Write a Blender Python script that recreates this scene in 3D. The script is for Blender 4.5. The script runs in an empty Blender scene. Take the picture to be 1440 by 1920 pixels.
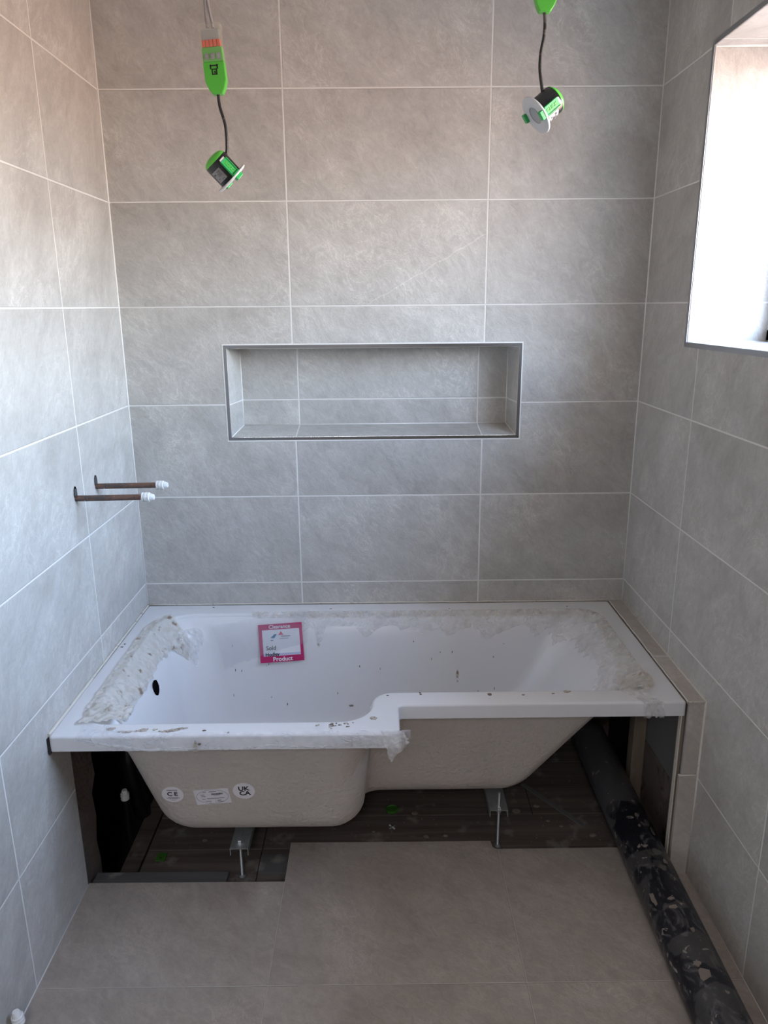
import bpy, bmesh, math, random
from mathutils import Vector, Matrix, noise
random.seed(7)
S = bpy.context.scene
COL = S.collection

# ---------------------------------------------------------------- camera, light, exposure
cam_d = bpy.data.cameras.new('camera'); cam = bpy.data.objects.new('camera', cam_d); COL.objects.link(cam)
cam_d.sensor_fit = 'VERTICAL'; cam_d.sensor_height = 36.0; cam_d.lens = 1406.9 / 1920 * 36; cam_d.clip_start = .02
RR = Matrix(((0.99994049, 0.00491771, 0.00973843), (-0.0073165, 0.96442925, 0.26423983), (-0.00809257, -0.26429536, 0.96440784)))
CM = Matrix(((RR[0][0], RR[0][2], -RR[0][1], 0.27041), (RR[1][0], RR[1][2], -RR[1][1], -2.41196), (RR[2][0], RR[2][2], -RR[2][1], 1.51033), (0, 0, 0, 1)))
cam.matrix_world = CM
S.camera = cam
S.view_settings.view_transform = 'Standard'; S.view_settings.look = 'None'; S.view_settings.gamma = 1
S.view_settings.use_curve_mapping = False
S.view_settings.exposure = 0.56

SKY_STRENGTH = 22.0
w = bpy.data.worlds.new('world'); S.world = w; w.use_nodes = True
nt = w.node_tree; nt.nodes.clear()
wo = nt.nodes.new('ShaderNodeOutputWorld'); bg = nt.nodes.new('ShaderNodeBackground')
tc = nt.nodes.new('ShaderNodeTexCoord'); sx = nt.nodes.new('ShaderNodeSeparateXYZ'); rp = nt.nodes.new('ShaderNodeValToRGB')
mr = nt.nodes.new('ShaderNodeMapRange'); mr.inputs[1].default_value = -1; mr.inputs[2].default_value = 1
nt.links.new(tc.outputs['Generated'], sx.inputs[0]); nt.links.new(sx.outputs[2], mr.inputs[0]); nt.links.new(mr.outputs[0], rp.inputs[0])
e = rp.color_ramp.elements
e[0].position = 0.0; e[0].color = (.10, .08, .065, 1)
e[1].position = .47; e[1].color = (.50, .345, .265, 1)
for p_, c_ in ((.30, (.24, .17, .135, 1)), (.42, (.50, .345, .265, 1)), (.505, (.56, .50, .46, 1)), (.55, (.86, .90, .94, 1)), (.62, (.68, .86, 1.10, 1)), (.72, (.56, .78, 1.14, 1)), (.85, (.34, .48, .74, 1)), (1.0, (.16, .23, .38, 1))):
    n_ = e.new(p_); n_.color = c_
# sky brightness cut towards -y, tuned to ease the light on the window jamb
my = nt.nodes.new('ShaderNodeMapRange'); my.inputs[1].default_value = -1; my.inputs[2].default_value = 1
ry = nt.nodes.new('ShaderNodeValToRGB'); ey = ry.color_ramp.elements
ey[0].position = 0; ey[0].color = (.10, .10, .10, 1); ey[1].position = 1; ey[1].color = (1, 1, 1, 1)
for p_, c_ in ((.025, .26), (.055, .47), (.375, 1.0)):
    n_ = ey.new(p_); n_.color = (c_, c_, c_, 1)
ms = nt.nodes.new('ShaderNodeMath'); ms.operation = 'MULTIPLY'; ms.inputs[1].default_value = 1.12 * SKY_STRENGTH
nt.links.new(sx.outputs[1], my.inputs[0]); nt.links.new(my.outputs[0], ry.inputs[0]); nt.links.new(ry.outputs[0], ms.inputs[0]); nt.links.new(ms.outputs[0], bg.inputs[1])
nt.links.new(rp.outputs[0], bg.inputs[0])
nt.links.new(bg.outputs[0], wo.inputs[0])
# daylight portal in the window opening
WY0, WY1, WZ0, WZ1 = -1.62, -.342, 1.410, 2.122
ld = bpy.data.lights.new('window_portal', 'AREA'); ld.shape = 'RECTANGLE'; ld.size = WZ1 - WZ0; ld.size_y = WY1 - WY0
ld.cycles.is_portal = True
lo = bpy.data.objects.new('window_portal', ld); COL.objects.link(lo)
lo.matrix_world = Matrix(((0, 0, 1, 1.524), (0, 1, 0, (WY0 + WY1) / 2), (-1, 0, 0, (WZ0 + WZ1) / 2), (0, 0, 0, 1)))
# area light shines along its local -Z, i.e. towards -X
# added fill lamp in the unseen hall behind the open doorway
hd = bpy.data.lights.new('hall_fill_light', 'AREA'); hd.shape = 'DISK'; hd.size = .5; hd.energy = 18; hd.color = (.97, .96, 1.0)
ho = bpy.data.objects.new('hall_fill_light', hd); COL.objects.link(ho); ho.location = (.10, -3.55, 2.42)

# ---------------------------------------------------------------- materials
def newmat(name):
    m = bpy.data.materials.new(name); m.use_nodes = True
    return m, m.node_tree, m.node_tree.nodes['Principled BSDF']

def simple(name, col, rough=.5, metal=0, spec=.5, bump=0, bscale=60, var=0, vscale=12, **kw):
    m, t, b = newmat(name)
    b.inputs['Base Color'].default_value = (*col, 1); b.inputs['Roughness'].default_value = rough
    b.inputs['Metallic'].default_value = metal; b.inputs['Specular IOR Level'].default_value = spec
    for k, v in kw.items(): b.inputs[k.replace('_', ' ')].default_value = v
    tcn = t.nodes.new('ShaderNodeTexCoord')
    if bump:
        n = t.nodes.new('ShaderNodeTexNoise'); n.inputs['Scale'].default_value = bscale; n.inputs['Detail'].default_value = 6
        bp = t.nodes.new('ShaderNodeBump'); bp.inputs['Strength'].default_value = bump; bp.inputs['Distance'].default_value = .004
        t.links.new(tcn.outputs['Object'], n.inputs['Vector']); t.links.new(n.outputs[0], bp.inputs['Height']); t.links.new(bp.outputs[0], b.inputs['Normal'])
    if var:
        n = t.nodes.new('ShaderNodeTexNoise'); n.inputs['Scale'].default_value = vscale; n.inputs['Detail'].default_value = 7
        r = t.nodes.new('ShaderNodeValToRGB'); el = r.color_ramp.elements
        el[0].position = .3; el[1].position = .7
        el[0].color = (*[c * (1 - var) for c in col], 1); el[1].color = (*[min(1, c * (1 + var)) for c in col], 1)
        t.links.new(tcn.outputs['Object'], n.inputs['Vector']); t.links.new(n.outputs[0], r.inputs[0]); t.links.new(r.outputs[0], b.inputs['Base Color'])
    return m

def spotty(name, base, cols, rough=.5, bump=0, alpha=None):
    """base colour with several noise-thresholded stain layers: cols = [(colour, scale, threshold, softness), ...]"""
    m, t, b = newmat(name)
    b.inputs['Roughness'].default_value = rough
    tcn = t.nodes.new('ShaderNodeTexCoord')
    prev = None
    for i, (c, sc, th, so) in enumerate(cols):
        mp = t.nodes.new('ShaderNodeMapping'); mp.inputs['Location'].default_value = (i * 3.7, i * 1.9, i * 5.3)
        n = t.nodes.new('ShaderNodeTexNoise'); n.inputs['Scale'].default_value = sc; n.inputs['Detail'].default_value = 5; n.inputs['Distortion'].default_value = .8
        r = t.nodes.new('ShaderNodeMapRange'); r.inputs[1].default_value = th; r.inputs[2].default_value = th + so
        mx = t.nodes.new('ShaderNodeMix'); mx.data_type = 'RGBA'
        t.links.new(tcn.outputs['Object'], mp.inputs[0]); t.links.new(mp.outputs[0], n.inputs['Vector']); t.links.new(n.outputs[0], r.inputs[0]); t.links.new(r.outputs[0], mx.inputs[0])
        if prev: t.links.new(prev, mx.inputs[6])
        else: mx.inputs[6].default_value = (*base, 1)
        mx.inputs[7].default_value = (*c, 1); prev = mx.outputs[2]
    t.links.new(prev, b.inputs['Base Color'])
    if bump:
        n = t.nodes.new('ShaderNodeTexNoise'); n.inputs['Scale'].default_value = 70; n.inputs['Detail'].default_value = 6
        bp = t.nodes.new('ShaderNodeBump'); bp.inputs['Strength'].default_value = bump; bp.inputs['Distance'].default_value = .005
        t.links.new(tcn.outputs['Object'], n.inputs['Vector']); t.links.new(n.outputs[0], bp.inputs['Height']); t.links.new(bp.outputs[0], b.inputs['Normal'])
    return m

TX, TY, TZ, H0 = .603, .5976, .303, 2.1193
def tile_mat(name, ua, va, ug, vg, seed=0., tint=(1, 1, 1), gw=.0025, grout=(.82, .80, .76), rough=.42, angle=42, vein=1., line=None):
    """large format stone-effect tile on a grid in object space. ug/vg = (origin, pitch) or None"""
    m, t, b = newmat(name)
    N, L = t.nodes, t.links
    def math_(op, a, c=None, d=None):
        n = N.new('ShaderNodeMath'); n.operation = op
        for i, v in enumerate((a, c, d)):
            if v is None: continue
            if isinstance(v, (int, float)): n.inputs[i].default_value = v
            else: L.new(v, n.inputs[i])
        return n.outputs[0]
    tcn = N.new('ShaderNodeTexCoord'); sp = N.new('ShaderNodeSeparateXYZ'); L.new(tcn.outputs['Object'], sp.inputs[0])
    U, V = sp.outputs[ua], sp.outputs[va]
    masks, ids = [], []
    for c, g in ((U, ug), (V, vg)):
        if g is None: ids.append(0.0); continue
        q = math_('DIVIDE', math_('SUBTRACT', c, g[0]), g[1])
        ids.append(math_('FLOOR', q))
        fr = math_('FRACT', math_('ADD', q, .5))
        masks.append(math_('MULTIPLY', math_('ABSOLUTE', math_('SUBTRACT', fr, .5)), g[1]))
    cid = N.new('ShaderNodeCombineXYZ')
    for i, v in enumerate(ids):
        if isinstance(v, float): cid.inputs[i].default_value = v
        else: L.new(v, cid.inputs[i])
    cid.inputs[2].default_value = seed
    wn = N.new('ShaderNodeTexWhiteNoise'); L.new(cid.outputs[0], wn.inputs['Vector'])
    # texture coordinates: (u,v) rotated plus per-tile random shift
    cuv = N.new('ShaderNodeCombineXYZ'); L.new(U, cuv.inputs[0]); L.new(V, cuv.inputs[1])
    sc = N.new('ShaderNodeVectorMath'); sc.operation = 'MULTIPLY_ADD'; L.new(wn.outputs['Color'], sc.inputs[0]); sc.inputs[1].default_value = (9, 9, 9); L.new(cuv.outputs[0], sc.inputs[2])
    rot = N.new('ShaderNodeMapping'); rot.inputs['Rotation'].default_value = (0, 0, math.radians(angle)); rot.inputs['Scale'].default_value = (1, 1, 1); L.new(sc.outputs[0], rot.inputs[0])
    st = N.new('ShaderNodeMapping'); st.inputs['Scale'].default_value = (1, 1.6, 1); L.new(rot.outputs[0], st.inputs[0])
    def nz(vec, scale, det, dist=0, rgh=.55):
        n = N.new('ShaderNodeTexNoise'); n.inputs['Scale'].default_value = scale; n.inputs['Detail'].default_value = det
        n.inputs['Distortion'].default_value = dist; n.inputs['Roughness'].default_value = rgh; L.new(vec, n.inputs['Vector']); return n.outputs[0]
    cloud = nz(rot.outputs[0], 3.2, 4, .4)
    streak = nz(st.outputs[0], 5.5, 10, .9, .70)
    fine = nz(st.outputs[0], 30, 9, 1.2, .78)
    grain = nz(rot.outputs[0], 330, 2)
    val = math_('ADD', math_('MULTIPLY', math_('SUBTRACT', cloud, .5), .50), math_('MULTIPLY', math_('SUBTRACT', streak, .5), .62))
    val = math_('ADD', val, math_('MULTIPLY', math_('SUBTRACT', fine, .5), .70))
    val = math_('ADD', val, math_('MULTIPLY', math_('SUBTRACT', grain, .5), .06))
    val = math_('ADD', val, math_('MULTIPLY', math_('SUBTRACT', wn.outputs['Value'], .5), .045))
    # thin light flecks along the grain
    rid = math_('ABSOLUTE', math_('SUBTRACT', nz(st.outputs[0], 9, 9, 1.6, .74), .5))
    fl = N.new('ShaderNodeMapRange'); L.new(rid, fl.inputs[0]); fl.inputs[1].default_value = .016; fl.inputs[2].default_value = 0.0
    fl.inputs[3].default_value = 0; fl.inputs[4].default_value = 1
    gate = N.new('ShaderNodeMapRange'); L.new(cloud, gate.inputs[0]); gate.inputs[1].default_value = .42; gate.inputs[2].default_value = .66
    fleck = math_('MULTIPLY', fl.outputs[0], gate.outputs[0])
    val = math_('ADD', val, math_('MULTIPLY', fleck, .42 * vein))
    if line:
        x0, z0, x1, z1 = line; m_ = (z1 - z0) / (x1 - x0)
        dv = math_('SUBTRACT', math_('SUBTRACT', V, z0), math_('MULTIPLY', math_('SUBTRACT', U, x0), m_))
        dv = math_('ABSOLUTE', math_('ADD', dv, math_('MULTIPLY', math_('SUBTRACT', nz(rot.outputs[0], 22, 4), .5), .022)))
        lm = N.new('ShaderNodeMapRange'); L.new(dv, lm.inputs[0]); lm.inputs[1].default_value = .0028; lm.inputs[2].default_value = .0006
        lm2 = math_('MULTIPLY', lm.outputs[0], math_('MULTIPLY', math_('GREATER_THAN', U, x0), math_('LESS_THAN', U, x1)))
        val = math_('ADD', val, math_('MULTIPLY', lm2, .20))
    mul = math_('ADD', val, 1.0)
    basec = N.new('ShaderNodeMix'); basec.data_type = 'RGBA'; L.new(streak, basec.inputs[0])
    basec.inputs[6].default_value = (.500 * tint[0], .466 * tint[1], .425 * tint[2], 1); basec.inputs[7].default_value = (.532 * tint[0], .522 * tint[1], .495 * tint[2], 1)
    vm = N.new('ShaderNodeVectorMath'); vm.operation = 'SCALE'; L.new(basec.outputs[2], vm.inputs[0]); L.new(mul, vm.inputs['Scale'])
    if masks:
        dist = masks[0] if len(masks) == 1 else math_('MINIMUM', masks[0], masks[1])
        gm = N.new('ShaderNodeMapRange'); L.new(dist, gm.inputs[0]); gm.inputs[1].default_value = gw + .0004; gm.inputs[2].default_value = gw - .0004
        fm = N.new('ShaderNodeMix'); fm.data_type = 'RGBA'; L.new(gm.outputs[0], fm.inputs[0]); L.new(vm.outputs[0], fm.inputs[6]); fm.inputs[7].default_value = (*grout, 1)
        L.new(fm.outputs[2], b.inputs['Base Color'])
        rr = math_('ADD', math_('MULTIPLY', gm.outputs[0], .35), rough)
        L.new(math_('ADD', rr, math_('MULTIPLY', math_('SUBTRACT', fine, .5), .25)), b.inputs['Roughness'])
        hgt = math_('SUBTRACT', math_('ADD', math_('MULTIPLY', streak, .6), math_('MULTIPLY', fine, .45)), math_('MULTIPLY', gm.outputs[0], .5))
    else:
        L.new(vm.outputs[0], b.inputs['Base Color']); b.inputs['Roughness'].default_value = rough
        hgt = math_('ADD', math_('MULTIPLY', streak, .6), math_('MULTIPLY', fine, .45))
    bp = N.new('ShaderNodeBump'); bp.inputs['Strength'].default_value = .8; bp.inputs['Distance'].default_value = .0045
    L.new(hgt, bp.inputs['Height']); L.new(bp.outputs[0], b.inputs['Normal'])
    return m

M = {}
M['tile_back'] = tile_mat('tile_back', 0, 2, (0, TX), (H0, TZ), 1., angle=50, line=(.235, 1.515, .602, 1.722))
M['tile_left'] = tile_mat('tile_left', 1, 2, (-.4275, TY), (H0, TZ), 2., tint=(1.0, 1.0, 1.0), angle=-50)
M['tile_right'] = tile_mat('tile_right', 1, 2, (-.4235, TY), (H0, TZ), 3., angle=55)
M['tile_floor'] = tile_mat('tile_floor', 0, 1, (0, TX * .993), (-1.029, .6), 4., gw=.0011, grout=(.50, .465, .43), rough=.5, tint=(.72, .66, .62))
M['tile_jamb'] = tile_mat('tile_jamb', 0, 2, None, (H0 - .001, TZ), 5., rough=.4, gw=.0025, angle=60)
M['tile_head'] = tile_mat('tile_head', 1, 0, (-.388, .6), None, 6., gw=.0025)
M['tile_sill'] = tile_mat('tile_sill', 1, 0, (-.94, .6), None, 7., rough=.25)
M['tile_nside'] = tile_mat('tile_niche_side', 1, 2, None, (H0, TZ), 8.)
M['tile_nbase'] = tile_mat('tile_niche_base', 0, 1, (0, TX), None, 9.)
M['tile_ltop'] = tile_mat('tile_ledge_top', 0, 1, None, (-.431, .6), 10., tint=(1.0, .95, .92))
M['tile_lfront'] = tile_mat('tile_ledge_front', 0, 2, None, (.310, .5), 11., tint=(1.0, .95, .92))
M['grout'] = simple('grout', (.84, .82, .78), .8, bump=.2, bscale=200)
M['grout_dirty'] = spotty('grout_dirty', (.66, .62, .55), [((.48, .42, .35), 60, .60, .08)], .8)
M['silicone_black'] = simple('black_gasket', (.012, .012, .014), .6)
M['chrome'] = simple('polished_trim', (.33, .335, .35), .24, 1)
M['trim_metal'] = simple('brushed_trim', (.42, .43, .45), .28, 1)
M['acrylic'] = simple('white_acrylic', (.75, .75, .765), .16, 0, .5, var=.012, vscale=5)
M['shell'] = spotty('fibreglass_shell', (.60, .54, .49), [((.55, .495, .445), 6, .4, .4)], .62, bump=1.0)
M['plaster_brown'] = spotty('brown_plaster', (.15, .115, .10), [((.22, .17, .15), 8, .5, .2), ((.09, .07, .065), 25, .6, .1)], .9, bump=.8)
M['plaster_white'] = simple('white_plaster', (.62, .60, .57), .85, var=.05)
M['board_grey'] = spotty('grey_wall_board', (.21, .20, .19), [((.17, .16, .15), 5, .5, .3)], .9, bump=.3)
M['void'] = spotty('void_shade_dark', (.018, .019, .026), [((.03, .03, .034), 10, .55, .1)], .55, bump=1.0)  # dark navy as of black plastic, with the shade of the voids put in
M['adhesive'] = simple('tile_adhesive', (.13, .125, .12), .9, bump=.5)
M['upvc'] = simple('white_upvc', (.80, .82, .84), .25)

def wood_mat(name, c1, c2, axis=0, scale=1., dust=(.26, .24, .22), dth=.6, rough=.8):
    m, t, b = newmat(name); N, L = t.nodes, t.links
    tcn = N.new('ShaderNodeTexCoord'); mp = N.new('ShaderNodeMapping')
    s = [26 * scale] * 3; s[axis] = 1.6 * scale; mp.inputs['Scale'].default_value = s
    n = N.new('ShaderNodeTexNoise'); n.inputs['Scale'].default_value = 1; n.inputs['Detail'].default_value = 6; n.inputs['Distortion'].default_value = 1.2
    r = N.new('ShaderNodeValToRGB'); r.color_ramp.elements[0].position = .35; r.color_ramp.elements[1].position = .68
    r.color_ramp.elements[0].color = (*c1, 1); r.color_ramp.elements[1].color = (*c2, 1)
    L.new(tcn.outputs['Object'], mp.inputs[0]); L.new(mp.outputs[0], n.inputs['Vector']); L.new(n.outputs[0], r.inputs[0])
    d = N.new('ShaderNodeTexNoise'); d.inputs['Scale'].default_value = 14; d.inputs['Detail'].default_value = 9; L.new(tcn.outputs['Object'], d.inputs['Vector'])
    dm = N.new('ShaderNodeMapRange'); L.new(d.outputs[0], dm.inputs[0]); dm.inputs[1].default_value = dth; dm.inputs[2].default_value = dth + .12; dm.inputs[4].default_value = .7
    mx = N.new('ShaderNodeMix'); mx.data_type = 'RGBA'; L.new(dm.outputs[0], mx.inputs[0]); L.new(r.outputs[0], mx.inputs[6]); mx.inputs[7].default_value = (*dust, 1)
    L.new(mx.outputs[2], b.inputs['Base Color']); b.inputs['Roughness'].default_value = rough
    bp = N.new('ShaderNodeBump'); bp.inputs['Strength'].default_value = .4; bp.inputs['Distance'].default_value = .002; L.new(n.outputs[0], bp.inputs['Height']); L.new(bp.outputs[0], b.inputs['Normal'])
    return m
M['boards'] = wood_mat('old_floorboards', (.075, .058, .050), (.135, .108, .092), 0)
M['stud'] = wood_mat('pine_stud', (.20, .155, .115), (.29, .225, .165), 2, dust=(.32, .28, .24), dth=.62)
M['ply'] = wood_mat('grey_ply', (.085, .082, .080), (.12, .115, .11), 0)

def film_mat(name, a0=.18, a1=.8, col=(.80, .80, .80), stains=False, scale=26, dist=.5):
    m, t, b = newmat(name); N, L = t.nodes, t.links
    tcn = N.new('ShaderNodeTexCoord')
    n = N.new('ShaderNodeTexNoise'); n.inputs['Scale'].default_value = scale; n.inputs['Detail'].default_value = 9; n.inputs['Distortion'].default_value = dist; n.inputs['Roughness'].default_value = .6
    L.new(tcn.outputs['Object'], n.inputs['Vector'])
    r = N.new('ShaderNodeMapRange'); r.inputs[1].default_value = .40; r.inputs[2].default_value = .70; r.inputs[3].default_value = a0; r.inputs[4].default_value = a1
    L.new(n.outputs[0], r.inputs[0]); L.new(r.outputs[0], b.inputs['Alpha'])
    if stains:
        n2 = N.new('ShaderNodeTexNoise'); n2.inputs['Scale'].default_value = 38; n2.inputs['Detail'].default_value = 8; L.new(tcn.outputs['Object'], n2.inputs['Vector'])
        cr = N.new('ShaderNodeValToRGB'); el = cr.color_ramp.elements
        el[0].position = .36; el[0].color = (.78, .735, .67, 1); el[1].position = .56; el[1].color = (*col, 1)
        for pp, cc in ((.64, (.72, .66, .58, 1)), (.685, (.38, .28, .21, 1))):
            q = el.new(pp); q.color = cc
        L.new(n2.outputs[0], cr.inputs[0]); L.new(cr.outputs[0], b.inputs['Base Color'])
    else: b.inputs['Base Color'].default_value = (*col, 1)
    b.inputs['Roughness'].default_value = .28; b.inputs['Specular IOR Level'].default_value = .5
    bp = N.new('ShaderNodeBump'); bp.inputs['Strength'].default_value = .5; bp.inputs['Distance'].default_value = .003; L.new(n.outputs[0], bp.inputs['Height']); L.new(bp.outputs[0], b.inputs['Normal'])
    b.inputs['Alpha'].default_value = 1
    for lk in list(b.inputs['Alpha'].links): L.remove(lk)
    tl = N.new('ShaderNodeBsdfTranslucent'); tp = N.new('ShaderNodeBsdfTransparent'); m1 = N.new('ShaderNodeMixShader'); m2 = N.new('ShaderNodeMixShader')
    if stains: L.new(cr.outputs[0], tl.inputs[0])
    else: tl.inputs[0].default_value = (*col, 1)
    m1.inputs[0].default_value = .4; L.new(b.outputs[0], m1.inputs[1]); L.new(tl.outputs[0], m1.inputs[2])
    L.new(r.outputs[0], m2.inputs[0]); L.new(tp.outputs[0], m2.inputs[1]); L.new(m1.outputs[0], m2.inputs[2]); L.new(m2.outputs[0], N['Material Output'].inputs['Surface'])
    return m
M['film'] = film_mat('clear_film', .08, .45, (.86, .86, .90), scale=14)
M['film_mid'] = film_mat('milky_film', .24, .80, (.88, .87, .86), scale=18)
M['film_cream'] = film_mat('cream_film', .90, 1.0, (.86, .84, .80), True)
M['film_edge'] = film_mat('film_edge_residue', .15, 1.0, (.80, .75, .66), True, 45)
M['film_soft'] = film_mat('smooth_film', .18, .28, (.74, .74, .78), False, 7)
M['splat'] = spotty('dried_plaster', (.50, .44, .37), [((.24, .20, .17), 160, .52, .06)], .9)
M['chip'] = simple('rubble', (.20, .165, .14), .95, bump=.5)
M['pipe_mark'] = simple('grey_mark', (.085, .08, .075), .8)
M['splat_dark'] = simple('dark_speck', (.17, .14, .12), .9)
M['galv'] = spotty('galvanised_steel', (.44, .47, .48), [((.36, .39, .40), 40, .5, .1)], .42)
M['galv'].node_tree.nodes['Principled BSDF'].inputs['Metallic'].default_value = .75
M['zinc'] = simple('zinc_rod', (.50, .52, .54), .35, .85)
M['copper'] = spotty('tarnished_copper', (.17, .095, .068), [((.10, .075, .065), 45, .48, .1), ((.36, .34, .33), 60, .60, .04), ((.24, .10, .06), 20, .58, .05)], .45)
M['copper'].node_tree.nodes['Principled BSDF'].inputs['Metallic'].default_value = .35
M['pushfit'] = simple('white_plastic_cap', (.80, .81, .81), .3)
M['hole'] = simple('dark_hole', (.004, .004, .004), 1, spec=0)
M['hole_mortar'] = simple('grey_hole_edge', (.07, .07, .07), .9, bump=1, bscale=300)
M['green'] = simple('bright_green_plastic', (.095, .50, .055), .35)
M['green2'] = simple('green_clip_plastic', (.03, .42, .10), .3)
M['green_dark'] = simple('dark_green_plastic', (.012, .17, .05), .35)
M['olive_green'] = simple('dusty_green_plastic', (.04, .15, .015), .6)
M['blackp'] = simple('black_plastic', (.012, .012, .014), .3)
M['cable_black'] = spotty('black_cable', (.012, .012, .013), [((.10, .095, .09), 45, .60, .05)], .4)
M['cable_grey'] = simple('grey_cable', (.30, .30, .31), .5)
M['bezel'] = simple('white_bezel', (.66, .67, .68), .35)
M['lens'] = simple('grey_lens', (.38, .40, .41), .2)
M['label_white'] = simple('silver_label', (.66, .66, .67), .4)
M['clearp'] = film_mat('clear_plastic', .22, .35, (.66, .66, .58), False, 5)
M['orange'] = simple('orange_levers', (.80, .10, .045), .4)
M['ink'] = simple('black_ink', (.012, .012, .015), .6)
M['ink_soft'] = simple('grey_ink', (.12, .12, .13), .6)
M['magenta'] = simple('magenta_print', (.46, .008, .115), .4)
M['paper'] = simple('white_paper', (.74, .75, .79), .45)
M['sticker'] = simple('white_sticker', (.86, .83, .86), .5)
M['blue'] = simple('blue_print', (.03, .16, .30), .5)
M['redp'] = simple('red_print', (.62, .08, .12), .5)
M['lilac'] = simple('lilac_print', (.50, .50, .68), .5)
M['bigpipe'] = None
def bigpipe_mat():
    m, t, b = newmat('dusty_black_pipe'); N, L = t.nodes, t.links
    tcn = N.new('ShaderNodeTexCoord')
    def nz(sc, det, dist, loc=0, st=(1, 1, 1)):
        mp = N.new('ShaderNodeMapping'); mp.inputs['Location'].default_value = (loc, loc * 2, loc * .7); mp.inputs['Scale'].default_value = st
        n = N.new('ShaderNodeTexNoise'); n.inputs['Scale'].default_value = sc; n.inputs['Detail'].default_value = det; n.inputs['Distortion'].default_value = dist
        L.new(tcn.outputs['Object'], mp.inputs[0]); L.new(mp.outputs[0], n.inputs['Vector']); return n.outputs[0]
    def rng(v, a, c, lo=0., hi=1.):
        r = N.new('ShaderNodeMapRange'); L.new(v, r.inputs[0]); r.inputs[1].default_value = a; r.inputs[2].default_value = c; r.inputs[3].default_value = lo; r.inputs[4].default_value = hi; return r.outputs[0]
    sp = N.new('ShaderNodeSeparateXYZ'); L.new(tcn.outputs['Object'], sp.inputs[0])
    # far end: plain grey coating, near end: torn black with plaster marks
    ad = N.new('ShaderNodeMath'); ad.operation = 'ADD'; L.new(sp.outputs[1], ad.inputs[0]); L.new(rng(nz(9, 4, .6, 2), .3, .7, -.09, .09), ad.inputs[1])
    far = rng(ad.outputs[0], .155, .165)
    patch = rng(nz(8, 5, 1.2, 5), .50, .52)
    m1 = N.new('ShaderNodeMix'); m1.data_type = 'RGBA'; L.new(patch, m1.inputs[0]); m1.inputs[6].default_value = (.010, .011, .017, 1); m1.inputs[7].default_value = (.050, .049, .050, 1)
    sm = rng(nz(22, 8, 3, 9, (1, .5, 1)), .54, .68, 0, .55)
    m2 = N.new('ShaderNodeMix'); m2.data_type = 'RGBA'; L.new(sm, m2.inputs[0]); L.new(m1.outputs[2], m2.inputs[6]); m2.inputs[7].default_value = (.16, .15, .145, 1)
    m3 = N.new('ShaderNodeMix'); m3.data_type = 'RGBA'; L.new(far, m3.inputs[0]); L.new(m2.outputs[2], m3.inputs[6]); m3.inputs[7].default_value = (.085, .082, .085, 1)
    sp2 = rng(nz(42, 3, .6, 13), .665, .69)
    m4 = N.new('ShaderNodeMix'); m4.data_type = 'RGBA'; L.new(sp2, m4.inputs[0]); L.new(m3.outputs[2], m4.inputs[6]); m4.inputs[7].default_value = (.24, .215, .19, 1)
    L.new(m4.outputs[2], b.inputs['Base Color']); b.inputs['Roughness'].default_value = .38
    bp = N.new('ShaderNodeBump'); bp.inputs['Strength'].default_value = .5; bp.inputs['Distance'].default_value = .004
    L.new(nz(16, 7, 2, 3), bp.inputs['Height']); L.new(bp.outputs[0], b.inputs['Normal'])
    return m
M['bigpipe'] = bigpipe_mat()
def glass_mat():
    m, t, b = newmat('window_glass'); N, L = t.nodes, t.links
    tr = N.new('ShaderNodeBsdfTransparent'); gl = N.new('ShaderNodeBsdfGlossy'); gl.inputs['Roughness'].default_value = .02
    fr = N.new('ShaderNodeFresnel'); fr.inputs[0].default_value = 1.45; mx = N.new('ShaderNodeMixShader')
    ge = N.new('ShaderNodeNewGeometry'); inv_ = N.new('ShaderNodeMath'); inv_.operation = 'SUBTRACT'; inv_.inputs[0].default_value = 1; L.new(ge.outputs['Backfacing'], inv_.inputs[1])
    ml = N.new('ShaderNodeMath'); ml.operation = 'MULTIPLY'; L.new(fr.outputs[0], ml.inputs[0]); L.new(inv_.outputs[0], ml.inputs[1])
    L.new(ml.outputs[0], mx.inputs[0]); L.new(tr.outputs[0], mx.inputs[1]); L.new(gl.outputs[0], mx.inputs[2])
    L.new(mx.outputs[0], N['Material Output'].inputs['Surface']); return m
M['glass'] = glass_mat()

# ---------------------------------------------------------------- mesh helpers
def root_loc(o):
    while o.parent: o = o.parent
    return o.location.copy()

def put(name, bm, mat, parent=None, smooth=False, local=False, structure=False, auto=None):
    """link a bmesh as ONE object; bmesh coordinates are world unless local"""
    if parent is not None and not local:
        bmesh.ops.translate(bm, verts=bm.verts, vec=-root_loc(parent))
    me = bpy.data.meshes.new(name); bm.normal_update(); bm.to_mesh(me); bm.free()
    o = bpy.data.objects.new(name, me); COL.objects.link(o)
    for mm in (mat if isinstance(mat, (list, tuple)) else [mat]): me.materials.append(M[mm])
    if smooth:
        for p in me.polygons: p.use_smooth = True
        if auto:
            me.set_sharp_from_angle(angle=math.radians(auto))
    if parent is not None: o.parent = parent
    if structure: o['kind'] = 'structure'
    return o

def thing(name, label, cat, loc=(0, 0, 0), group=None, mat4=None):
    o = bpy.data.objects.new(name, None); COL.objects.link(o); o.empty_display_size = .02
    if mat4 is not None: o.matrix_world = mat4
    else: o.location = loc
    o['label'] = label; o['category'] = cat
    if group: o['group'] = group
    return o

def tag(o, label, cat, group=None, kind=None):
    o['label'] = label; o['category'] = cat
    if group: o['group'] = group
    if kind: o['kind'] = kind
    return o

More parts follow.
